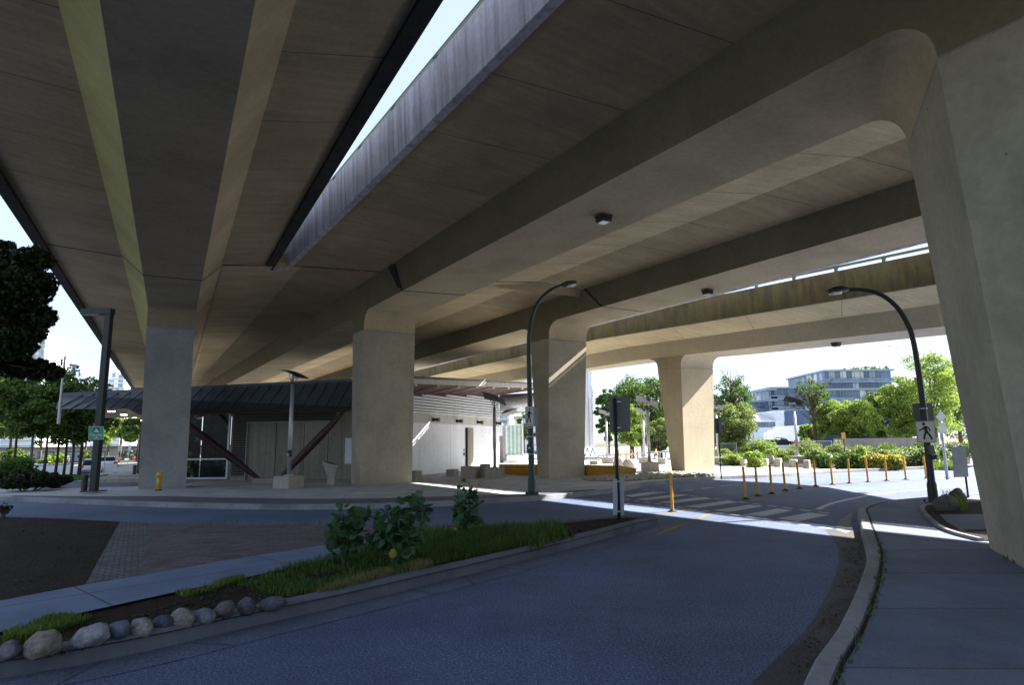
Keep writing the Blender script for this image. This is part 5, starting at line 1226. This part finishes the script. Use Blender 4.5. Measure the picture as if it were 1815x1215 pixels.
# two people on the far pavement
def person(label, p, h, seed):
    t = thing('person', label, 'person', p, R_(200 + seed * 30), 'people on the far pavement'); s = h / 1.75
    def skin(name, vs, es, rad, mat):
        me = bpy.data.meshes.new(name); me.from_pydata([tuple(c * s for c in v) for v in vs], es, []); o = bpy.data.objects.new(name, me); link(o, t); me.materials.append(M[mat])
        m = o.modifiers.new('skin', 'SKIN'); 
        for i, r in enumerate(rad): me.skin_vertices[0].data[i].radius = (r * s, r * s)
        me.skin_vertices[0].data[0].use_root = True
        o.modifiers.new('sub', 'SUBSURF').levels = 1; o.modifiers['sub'].render_levels = 1; return o
    st = .14
    vs = [(0, 0, .95), (0, 0, 1.2), (0, 0, 1.42), (0, 0, 1.52), (0, .01, 1.62), (0, .01, 1.72), (.19, 0, 1.4), (.24, .02, 1.12), (.22, .1, .88), (-.19, 0, 1.4), (-.24, .0, 1.12), (-.23, -.04, .86), (.1, 0, .9), (.11, st, .5), (.11, st * .6, .08), (.11, st * .6 + .14, .04), (-.1, 0, .9), (-.11, -st * .6, .5), (-.11, -st * 1.4, .1), (-.11, -st * 1.4 + .12, .05)]
    es = [(0, 1), (1, 2), (2, 3), (3, 4), (4, 5), (2, 6), (6, 7), (7, 8), (2, 9), (9, 10), (10, 11), (0, 12), (12, 13), (13, 14), (14, 15), (0, 16), (16, 17), (17, 18), (18, 19)]
    skin('body', vs, es, [.13, .13, .12, .055, .09, .08, .055, .045, .04, .055, .045, .04, .085, .06, .045, .04, .085, .06, .045, .04], 'skin')
    skin('jacket', [(0, 0, .98), (0, 0, 1.2), (0, 0, 1.41), (.2, 0, 1.39), (.24, .02, 1.12), (.225, .08, .95), (-.2, 0, 1.39), (-.24, 0, 1.12), (-.23, -.03, .93)], [(0, 1), (1, 2), (2, 3), (3, 4), (4, 5), (2, 6), (6, 7), (7, 8)], [.165, .165, .15, .075, .065, .06, .075, .065, .06], 'navy_cloth')
    skin('trousers', [(0, 0, .97), (.1, 0, .88), (.11, st, .5), (.11, st * .6, .14), (-.1, 0, .88), (-.11, -st * .6, .5), (-.11, -st * 1.4, .16)], [(0, 1), (1, 2), (2, 3), (0, 4), (4, 5), (5, 6)], [.15, .105, .08, .065, .105, .08, .065], 'navy_cloth')
    MB().rock((0, -.01 * s, 1.70 * s), (.21 * s, .23 * s, .18 * s), seed, 0, 2, .1).obj('hair', 'hair', t, smooth=True)
    return t
person('person in dark blue clothes on the far pavement, left of a pair', at(116.5, 826, 98), 1.15, 1)
person('person in dark blue clothes on the far pavement, right of a pair', at(121, 826, 98), 1.18, 2)

# ------------------------------------------------------------------ right background
def at0(u, Y, z=-.1): p = at(u, 800, Y); p.z = z; return p
shell = thing('fluted_shells', 'tall white fluted shell structure on splayed dark feet behind the middle pier', 'structure', at0(1040, 70))
for i, u in enumerate((1022, 1032, 1041, 1050.5)):
    x = at(u, 800, 70).x - shell.location.x
    secs = []
    for z, r in [(1.0, .22), (1.3, .30), (6.4, .30), (6.7, .42), (7.2, .5), (7.6, .48), (8.0, .34), (9.2, .29), (9.3, .33), (9.5, .33), (9.6, .29), (13.5, .29)]:
        secs.append([Vector((x + r * math.cos(q), r * .9 * math.sin(q), z)) for q in [2 * math.pi * j / 14 for j in range(14)]])
    MB().loft(secs).obj('shell', 'silo', shell, smooth=True)
    mb = MB()
    for sx in (-1, 1): mb.tube([(x, 0, 1.1), (x + sx * .3, -.2, .1)], [.06, .04], 6)
    mb.obj('foot', 'metal_dark', shell)
# glass pavilion seen past the station
gp = thing('glass_pavilion', 'small pavilion with pale green fluted glass and white frame beside the station', 'building', at0(908, 52)); k = 52 / FPX
def gpx(u): return at(u, 800, 52).x - gp.location.x
def gpz(v): return at(908, v, 52).z + .1
MB().bb((gpx(899), 0, gpz(808)), (gpx(926), 1.5, gpz(754))).obj('glass_wall', 'glass_green', gp)
mb = MB().bb((gpx(896.5), -.12, gpz(824)), (gpx(899), 1.6, gpz(752))).bb((gpx(925.5), -.12, gpz(812)), (gpx(928), 1.6, gpz(746))).bb((gpx(896.5), -.12, gpz(754.5)), (gpx(927), 0, gpz(752.5))).bb((gpx(896.5), -.12, gpz(809)), (gpx(927), 0, gpz(806.5))); mb.obj('frame', 'white', gp)
MB().bb((gpx(877), -.2, gpz(773)), (gpx(891), 1.2, gpz(750))).obj('fascia', 'wall_white', gp); MB().bb((gpx(877), .05, -.1), (gpx(891), 1.2, gpz(773))).obj('back_wall', 'block', gp); MB().bb((gpx(891), -.05, -.1), (gpx(896.5), 1.2, gpz(753))).obj('side_column', 'metal_sign_light', gp)
MB().loft([[(gpx(893), -.6, -.1), (gpx(922), -.6, -.1), (gpx(922), -.6, gpz(810)), (gpx(893), -.6, gpz(818))], [(gpx(893), -.4, -.1), (gpx(922), -.4, -.1), (gpx(922), -.4, gpz(810)), (gpx(893), -.4, gpz(818))]]).obj('ramp_wall', 'wall_white', gp)
t = thing('building', 'pale blue building with awnings seen beyond the glass pavilion', 'building', at0(936, 95)); MB().bb((-2.0, 0, 0), (3, 5, 5.2)).obj('wall', 'pale_wall', t); MB().bb((-2.0, -.3, 2.6), (3, 0, 3.1)).obj('awning', 'sign_navy', t); MB().bb((-2.1, -.1, 5.2), (3.1, 5.1, 5.6)).obj('roof', 'block', t)
tree('conifer_tree', 'dark conifer beyond the glass pavilion', at0(929, 90), 7.2, (1.5, 1.5, 3.2), 3.8, 1800, .35, 'leaf_street', 201, None, 20, .12)
# site clutter
def cone(label, u, v, h, Y):
    t = thing('traffic_cone', label, 'traffic cone', at(u, v, Y), 0, 'orange traffic cones'); MB().lathe((0, 0, .03), [(.14, 0), (.03, h)], 12).obj('cone', 'orange', t, smooth=True); MB().bb((-.19, -.19, 0), (.19, .19, .04)).obj('base', 'black', t); MB().lathe((0, 0, .03 + h * .45), [(.094, 0), (.076, h * .2)], 12).obj('reflective_band', 'white', t)
cone('left orange traffic cone beside the tallest sunlit solar lamp', 1143, 811, .52, 52); cone('right orange traffic cone against the far pier', 1163, 809, .56, 52)
t = thing('channel_post', 'slim orange channel post left of the traffic cones', 'channel post', at(1130, 811, 52)); MB().lathe((0, 0, 0), [(.1, 0), (.1, .04), (.07, .06), (.06, .75), (.05, .8)], 10).obj('post', 'orange', t); MB().lathe((0, 0, .5), [(.068, 0), (.066, .1)], 10).obj('band', 'white', t)
for i, (u0, u1, lab) in enumerate([(1100, 1121, 'yellow orange barricade behind the yellow planter'), (1090, 1097, 'second barricade seen end on behind the large sign')]):
    p = at((u0 + u1) / 2, 812, 54); w2 = (u1 - u0) * 54 / FPX / 2; t = thing('barricade', lab, 'barrier', p, 0, 'barricades')
    mb = MB()
    for x in (-w2, 0 if i == 0 else w2 * .9, w2): mb.bb((x - .025, -.02, 0), (x + .025, .02, .62))
    mb.bb((-w2, -.02, .57), (w2, .02, .62)); mb.bb((-w2, -.02, .2), (w2, .02, .25)); mb.obj('frame', 'barrier', t)
t = thing('guard_rail', 'low grey concrete guard rail behind the orange cones', 'guard rail', at0(1122, 56)); a, b = at(1060, 812, 56), at(1190, 805, 56)
mb = MB()
mb.loft([[(a.x - t.location.x, 0, .45), (a.x - t.location.x, .1, .45), (a.x - t.location.x, .1, .6), (a.x - t.location.x, 0, .6)], [(b.x - t.location.x, 0, .75), (b.x - t.location.x, .1, .75), (b.x - t.location.x, .1, .9), (b.x - t.location.x, 0, .9)]]); mb.obj('rail', 'metal_galv', t)
for i in range(14):
    f = i / 13; x = a.x + (b.x - a.x) * f - t.location.x; MB().bb((x - .06, .02, 0), (x + .06, .12, .5 + .28 * f)).obj('post', 'metal_sign_light', t)
t = thing('plank_ramp', 'pale wooden plank ramp behind the yellow planter', 'ramp', at(1054, 824, 50)); MB().loft([[(-.7, 0, .02), (.75, 0, .42), (.75, .6, .42), (-.7, .6, .02)], [(-.7, 0, .12), (.75, 0, .52), (.75, .6, .52), (-.7, .6, .12)]]).obj('board', 'block', t)
def chain_fence(label, u0, u1, v0, v1, Y, grp='chain link fence panels'):
    p = at((u0 + u1) / 2, v0, Y); p.z = at(u0, v0, Y).z; k = Y / FPX; w2 = (u1 - u0) * k / 2; h = (v0 - v1) * k
    t = thing('chain_link_fence', label, 'fence', p, 0, grp); mb = MB()
    mb.bb((-w2, -.02, h - .04), (w2, .02, h)); mb.bb((-w2, -.02, 0), (w2, .02, .04)); mb.obj('rail', 'metal_galv', t)
    n = max(1, round(w2 * 2 / 2.6))
    for i in range(n + 1): x = -w2 + 2 * w2 * i / n; MB().tube([(x, 0, -.6), (x, 0, h + .02)], .03, 6).obj('post', 'metal_galv', t)
    mb = MB(); s_ = .16
    x = -w2 - h
    while x < w2:
        for sg in (1, -1):
            xa, xb = (x, x + h) if sg > 0 else (x + h, x); za, zb_ = 0, h
            pa, pb_ = Vector((xa, 0, za)), Vector((xb, 0, zb_)); d = pb_ - pa
            if d.x == 0: continue
            f0 = max(0, min(1, ((-w2 if d.x > 0 else w2) - pa.x) / d.x)); f1 = max(0, min(1, ((w2 if d.x > 0 else -w2) - pa.x) / d.x))
            if f1 > f0 + .02: q0, q1 = pa + d * f0, pa + d * f1; mb.add([q0, q1, q1 + Vector((.014, 0, 0)), q0 + Vector((.014, 0, 0))], [(0, 1, 2, 3)])
        x += s_
    mb.obj('wire_mesh', 'metal_galv', t); return t
chain_fence('tall chain link panel right of the far pier', 1264, 1306, 806, 787, 56)
chain_fence('chain link fence behind the grasses at the car park', 1420, 1475, 803, 783, 62)
chain_fence('long chain link fence in front of the dense trees', 1056, 1180, 806, 790, 60)

# car park beyond
pk = [Vector((at(u, 800, Y).x, Y, -.09)) for u, Y in [(1290, 62), (1480, 62), (1520, 105), (1300, 105)]]
struct(MB().poly(pk).obj('car_park', 'asphalt_old', up=True))
def zc(v, Y): return at(1390, v, Y).z
car('white van like car, nearest in the distant car park', at(1388, 805, 70), R_(-75), 'car_white', 4.6, 1.8, 1.55, 'hatch', 'cars in the distant car park')
car('black car behind the white one in the distant car park', at(1378, 799, 80), R_(70), 'car_dark', 4.4, 1.8, 1.5, 'sedan', 'cars in the distant car park')
car('dark blue car seen from behind left of the white truck', at(1401, 793, 92), R_(10), 'car_dark', 4.4, 1.8, 1.6, 'hatch', 'cars in the distant car park')
tk = thing('box_truck', 'white box truck seen from behind in the distant car park', 'truck', at(1421, 793, 84), R_(6)); k = 84 / FPX
MB().bb((-1.05, 0, .75), (1.05, 5, 2.75)).obj('box', 'white', tk, bevel=.04); MB().bb((-.95, -.03, .85), (.95, 0, 2.6)).obj('rear_door', 'tower_white', tk); MB().bb((-1.05, 5.1, .6), (1.05, 6.8, 2.3)).obj('cab', 'white', tk, bevel=.15)
for sx in (-1, 1):
    for y in (1.2, 5.9): MB().tube([(sx * .75, y, .45), (sx * 1.02, y, .45)], .45, 14).obj('wheel', 'black', tk)
    MB().box((sx * .9, -.05, .82), (.2, .06, .12)).obj('tail_light', 'red_light', tk)
MB().bb((-1, -.1, .45), (1, .2, .62)).obj('bumper', 'metal_dark', tk)
lb = thing('warehouse', 'low white warehouse with ribbed roof and dark blue clad end behind the car park', 'building', at0(1390, 104)); lx = lb.location.x
bx_ = lambda u: at(u, 800, 104).x - lx
bz = lambda v: at(1390, v, 104).z + .1
MB().bb((bx_(1330), 0, 0), (bx_(1376), 8, bz(748))).obj('wall', 'pale_wall', lb); MB().loft([[(bx_(1328), -.4, bz(748)), (bx_(1377), -.4, bz(748)), (bx_(1377), 6, bz(733.5)), (bx_(1334), 6, bz(734))], [(bx_(1328), -.4, bz(748) + .15), (bx_(1377), -.4, bz(748) + .15), (bx_(1377), 6, bz(733.5) + .15), (bx_(1334), 6, bz(734) + .15)]]).obj('roof', 'ribbed', lb)
f = MB().bb((bx_(1342), -.08, bz(757.5)), (bx_(1376), 0, bz(748.5))).obj('window', 'metal_dark', lb)
for i in range(6): x = bx_(1342.5 + i * 5.5); MB().bb((x, -.1, bz(757)), (x + .42, -.081, bz(749))).obj('pane', 'glass_blue', f)
MB().bb((bx_(1376), -.5, 0), (bx_(1392.5), 8, bz(730))).obj('tower_block', 'pale_wall', lb); MB().bb((bx_(1374), -.7, bz(730)), (bx_(1393), 8, bz(729))).obj('coping', 'white', lb)
MB().bb((bx_(1392.5), -.3, 0), (bx_(1450), 9, bz(728.5))).obj('clad_wall', 'blue_wall', lb); MB().bb((bx_(1392.5), -.35, bz(728.5)), (bx_(1450), 9, bz(727.8))).obj('parapet_cap', 'slab', lb)
MB().tube([(bx_(1390), -.9, 0), (bx_(1390), -.9, bz(748))], .06, 6).obj('pipe', 'metal_sign', lb)
sg = thing('wall_sign', 'white wall with dark banner reading SOLE FOOD in the car park', 'sign', at0(1376, 98)); sx_ = sg.location.x
cxs = lambda u: at(u, 800, 98).x - sx_
csz = lambda v: at(1376, v, 98).z + .1
MB().bb((cxs(1357), 0, 0), (cxs(1391.5), .3, csz(767))).obj('wall', 'tower_white', sg); MB().bb((cxs(1363.5), -.06, csz(777.5)), (cxs(1386.5), 0, csz(769))).obj('banner', 'sign_navy', sg); MB().bb((cxs(1369), -.05, csz(780)), (cxs(1386), 0, csz(777.6))).obj('lower_strip', 'metal_sign', sg)
text_mesh('lettering', 'SOLE FOOD', .5, 'sign_white', sg, ((cxs(1363.5) + cxs(1386.5)) / 2, -.075, (csz(777.5) + csz(769)) / 2), (R_(90), 0, 0), .002)
# condominiums
def condo(label, parts, Y, rz=0):
    u0 = parts[0][0]; b = at0((parts[0][0] + parts[-1][1]) / 2, Y, -1); t = thing('apartment_block', label, 'building', b, 0, 'glass apartment blocks'); bxx = b.x
    for (ua, ub, vt, dy, d) in parts:
        xa, xb = at(ua, 700, Y).x - bxx, at(ub, 700, Y).x - bxx; z1 = at((ua + ub) / 2, vt, Y).z + 1
        MB().bb((xa, dy, 0), (xb, dy + d, z1)).obj('glass_wall', 'glass_condo', t)
        n = int(z1 / 2.95); mb = MB()
        for i in range(n + 1):
            z = z1 - i * 2.95
            if z < .4: break
            mb.bb((xa - .5, dy - 1.1, z - .22), (xb + .5, dy + d + .2, z + .02 if i else z + .25))
        mb.obj('floor_slabs', 'slab', t)
        mb = MB(); m_ = max(3, int((xb - xa) / 1.5))
        for i in range(m_ + 1): x = xa + (xb - xa) * i / m_; mb.bb((x - .06, dy - .07, 0), (x + .06, dy - .005, z1 - .25))
        mb.obj('mullions', 'slab', t)
        for i in range(1, n): z = z1 - i * 2.95; MB().bb((xa - .4, dy - 1.05, z + .05), (xb + .4, dy - 1.0, z + .95)).obj('balcony_glass', 'glass_blue', t)
    return t
condo('large stepped glass apartment block with a planted roof', [(1446, 1472, 683, 3, 18), (1464, 1582, 657.5, 0, 22), (1575, 1596, 671, 5, 16), (1440, 1600, 692, -2, 20)], 165)
condo('long lower glass apartment block left of the stepped one', [(1262, 1364, 711, 4, 18), (1362, 1372, 691, 0, 10), (1366, 1450, 688, 0, 18)], 172)
for i, (u, v) in enumerate([(1515, 657), (1540, 655), (1562, 656), (1490, 660)]):
    shrub('rooftop shrub on the stepped apartment block', u, v, 24, 7, 'leaf_street', 300 + i, 160, .5, Y=168, group='rooftop shrubs', depth=3)

cr = thing('tower_crane', 'faint thin jib of a distant crane above the apartment roofs', 'crane', at(1640, 640, 420)); mb = MB()
a, b = at(1561, 612.5, 420) - cr.location, at(1650, 622, 420) - cr.location
for dz in (0, .9): mb.tube([a + Vector((0, 0, dz * .3)), b + Vector((0, 0, dz))], .12, 4)
for i in range(16): f = i / 16; q = a.lerp(b, f); q2 = a.lerp(b, f + 1 / 16); mb.tube([q, q2 + Vector((0, 0, .3 + .6 * f))], .07, 4)
mb.obj('jib', 'slab', cr); MB().tube([b, Vector((b.x, b.y, -80))], .5, 4).obj('mast', 'slab', cr)
# trees
def bgtree(name, label, u, vb, Y, rpx, vt, vc0, lm, seed, n=5200, ls=.42, grp='trees beyond the plaza', ncl=30, bark='bark', off=(0, 0), hollow=.3, limbs=12, rmul=1.0):
    b = at0(u, Y); k = Y / FPX; zt = at(u, vt, Y).z - b.z; z0 = at(u, vc0, Y).z - b.z; r = rpx * k
    return tree(name, label, b, zt, (r * 1.05, r * .95, (zt - z0) / 2 * 1.08), (zt + z0) / 2, int(n * 2.6), ls * .62, lm, seed, grp, int(ncl * 3.2), .2, (.15, .30), bark, RHOMB, 'tree', limbs, None, off, hollow)
bgtree('maple_tree', 'large dense green maple left of the far flared pier', 1140, 800, 66, 70, 660, 790, 'leaf_mid', 210, 9000, .42, ncl=46)
bgtree('tree', 'brighter green tree in front of the large maple, behind the large sign', 1120, 800, 60, 40, 716, 800, 'leaf_bright', 211, 3600, .34, ncl=24)
bgtree('tree', 'dark green tree at the left flank of the large maple', 1078, 800, 68, 26, 682, 790, 'leaf_mid', 212, 3600, .4, ncl=22)
bgtree('tree', 'bushy pale green tree just left of the far pier', 1170, 805, 58, 30, 740, 806, 'leaf_olive', 213, 3000, .32, ncl=20)
bgtree('tree', 'thin topped tree with bare twigs right of the far pier', 1302, 800, 60, 46, 655, 770, 'leaf_mid', 214, 2100, .34, ncl=20, limbs=20, hollow=.1)
bgtree('tree', 'dense pale olive bush tree right of the far pier', 1300, 812, 58, 52, 705, 812, 'leaf_olive', 215, 7500, .32, ncl=34)
bt = bgtree('tree', 'half bare dark trunked tree in front of the apartment blocks', 1447, 795, 70, 42, 668, 728, 'leaf_mid', 216, 1000, .34, ncl=12, limbs=12, bark='bark', hollow=.1)
rngb = random.Random(5); mb = MB()
for i in range(26):
    a = rngb.uniform(0, 6.28); z0 = rngb.uniform(3.2, 6.0); l = rngb.uniform(1.2, 3.0); p0 = Vector((0, 0, z0)); p1 = p0 + Vector((math.cos(a) * l * .6, math.sin(a) * l * .4, l * .55)); p2 = p1 + Vector((math.cos(a + .5) * l * .5, math.sin(a) * .2, l * .5)); mb.tube([p0, p1, p2], [.06, .035, .012], 5)
    for j in range(3): q = p1.lerp(p2, rngb.random()); mb.tube([q, q + Vector((rngb.uniform(-.6, .6), rngb.uniform(-.4, .4), rngb.uniform(.1, .7)))], [.02, .008], 4)
mb.obj('branches', 'bark', bt)
rngb = random.Random(6); mb = MB(); bt = [o for o in bpy.data.objects if o.get('label', '').startswith('thin topped')][0]
for i in range(22):
    a = rngb.uniform(0, 6.28); z0 = rngb.uniform(3.5, 7.5); l = rngb.uniform(.9, 2.0); p0 = Vector((0, 0, z0)); p1 = p0 + Vector((math.cos(a) * l * .55, math.sin(a) * l * .4, l * .6)); mb.tube([p0, p1, p1 + Vector((rngb.uniform(-.4, .4), 0, l * .6))], [.045, .025, .01], 5)
mb.tube([(0, 0, 5), (.1, 0, 8.6)], [.08, .015], 6)
mb.obj('branches', 'bark', bt)
for i, (u, r, vt, lm, lab) in enumerate([(1445, 30, 748, 'leaf_bright', 'low bright tree under the half bare tree'), (1480, 46, 706, 'leaf_bright', 'light green tree left in the right hand tree group'), (1522, 48, 700, 'leaf_bright', 'light green tree in the middle of the right hand group'), (1570, 52, 684, 'leaf_mid', 'darker tree right in the right hand group'), (1612, 50, 660, 'leaf_bright', 'tall yellow green tree left of the right lamp post'), (1662, 62, 608, 'leaf_bright', 'tallest bright tree between the right lamp post and the pier'), (1705, 56, 630, 'leaf_mid', 'tree mostly hidden behind the largest pier')]):
    bgtree('tree', lab, u, 800, 74 - (i % 3) * 3, r, vt, 790, lm, 230 + i, 5200, .40, ncl=30)
# shrub bed
bedp = [G(u, v, .05) for u, v in [(1262, 824.5), (1330, 826), (1420, 829), (1500, 831), (1600, 831.5), (1640, 829), (1720, 828)]] + [at0(u, Y, .05) for u, Y in [(1720, 60), (1500, 60), (1262, 60)]]
struct(MB().poly([(q.x, q.y, .075) for q in bedp]).obj('planting_bed', 'soil', up=True))
for i, (u, v, wv, hv, lm, lab) in enumerate([(1282, 815, 44, 22, 'leaf_olive', 'pale low bush beside the far pier under the chain link panel'), (1318, 812, 44, 30, 'leaf_bright', 'bright loose bush between the pier and the parked cars'), (1378, 815, 46, 24, 'leaf_bright', 'low bright bush in front of the white parked car'), (1412, 808, 40, 22, 'leaf_olive', 'olive bush at the foot of the truck'), (1446, 822, 40, 30, 'leaf_olive', 'soft grey green bush beside the dark grassy tuft'), (1486, 812, 46, 34, 'leaf_olive', 'tall pale bush behind the round dark shrub'), (1524, 818, 40, 28, 'leaf_bright', 'bright bush between the round shrub and the olive one'), (1562, 820, 44, 26, 'leaf_olive', 'loose olive bush above the yellow green shrub'), (1610, 800, 60, 30, 'leaf_street', 'dark bush at the back before the grey wall'), (1650, 812, 50, 40, 'leaf_mid', 'leafy bush behind the right lamp post'), (1700, 815, 50, 40, 'leaf_mid', 'leafy bush beside the largest pier')]):
    shrub(lab, u, v, wv, hv, lm, 320 + i, 2200, .17, z=.06)
SB = [(1300, 826, 46, 24, 'leaf_bright', 'bright low bush over the first retaining blocks'), (1337, 829, 28, 36, 'leaf_bright', 'upright bright bushy tuft between retaining blocks'), (1356, 812, 40, 42, 'leaf_bright', 'taller light green shrub left of the parked white car'), (1395, 819, 50, 26, 'leaf_olive', 'grassy olive shrub under the bed solar lamp'), (1430, 815, 60, 42, 'leaf_olive', 'wispy grey green shrub right of the bed solar lamp'), (1459, 831, 24, 30, 'leaf_mid', 'dark upright grassy tuft near the seventh yellow post'), (1505, 833, 50, 40, 'leaf_mid', 'round dark green shrub with bright top'), (1550, 833, 46, 36, 'leaf_yellow', 'yellow green shrub behind the ninth post'), (1582, 833, 44, 32, 'leaf_yellow', 'orange tinted low shrub behind the tenth post'), (1536, 812, 46, 26, 'leaf_olive', 'olive shrub with bare stems behind the yellow one'), (1580, 812, 60, 32, 'leaf_street', 'dark green shrub at the back of the bed'), (1470, 806, 60, 40, 'leaf_olive', 'grey green tall grasses before the tarpaulin'), (1596, 826, 40, 30, 'leaf_olive', 'grey leaved shrub with purple flowers'), (1605, 818, 40, 30, 'leaf_bright', 'light green shrub behind the purple flowered one')]
for i, (u, v, wv, hv, lm, lab) in enumerate(SB):
    shrub(lab, u, v, wv, hv, lm, 260 + i, 2600, .15, z=.04, blossom='petal' if i == 12 else None)
shrub('large white blossomed shrub left of the right lamp post', 1628, 829, 56, 46, 'leaf_mid', 290, 2200, .17, blossom='leaf_white')
shrub('white blossomed shrub right of the right lamp post', 1663, 826, 34, 42, 'leaf_mid', 291, 1600, .17, blossom='leaf_white')
shrub('lilac flowered bush behind the diamond sign', 1684, 822, 34, 44, 'leaf_olive', 292, 1500, .18, blossom='petal')
grass('grass', 'rough sunlit grass at the foot of the right shrubs', [tuple(G(u, v, .05)[:2]) for u, v in [(1640, 828), (1705, 826), (1705, 834), (1650, 832)]], 1400, .35, 51, 'grass_lit', z=.03, wd=.02)
grass('grass', 'rough sunlit grass behind the retaining blocks', [tuple(G(u, v, .05)[:2]) for u, v in [(1264, 818), (1340, 818), (1490, 824), (1490, 815), (1400, 808), (1264, 808)]], 9000, .55, 52, 'grass_lit', z=.05, wd=.022)
t = thing('tarpaulin_heap', 'dark navy tarpaulin covered heap behind the shrub bed', 'heap', at0(1510, 66)); MB().rock((-1.2, 0, .9), (4.2, 2.4, 2.8), 3, 0, 3, .3).rock((1.3, .2, .8), (4.0, 2.4, 2.5), 9, 0, 3, .3).obj('cover', 'sign_navy', t, smooth=True)
t = thing('garden_wall', 'long weathered grey wall behind the shrub bed', 'wall', at0(1570, 60)); MB().bb((-4.6, 0, 0), (5.0, .3, 1.75)).obj('wall', 'block', t)
t = thing('orange_sign', 'small orange board on a dark post among the shrubs', 'road sign', at(1497, 800, 46)); MB().tube([(0, 0, -.4), (0, 0, .9)], .04, 6).obj('post', 'metal_dark', t); MB().bb((-.14, -.06, .85), (.14, -.02, 1.3)).obj('panel', 'barrier', t)
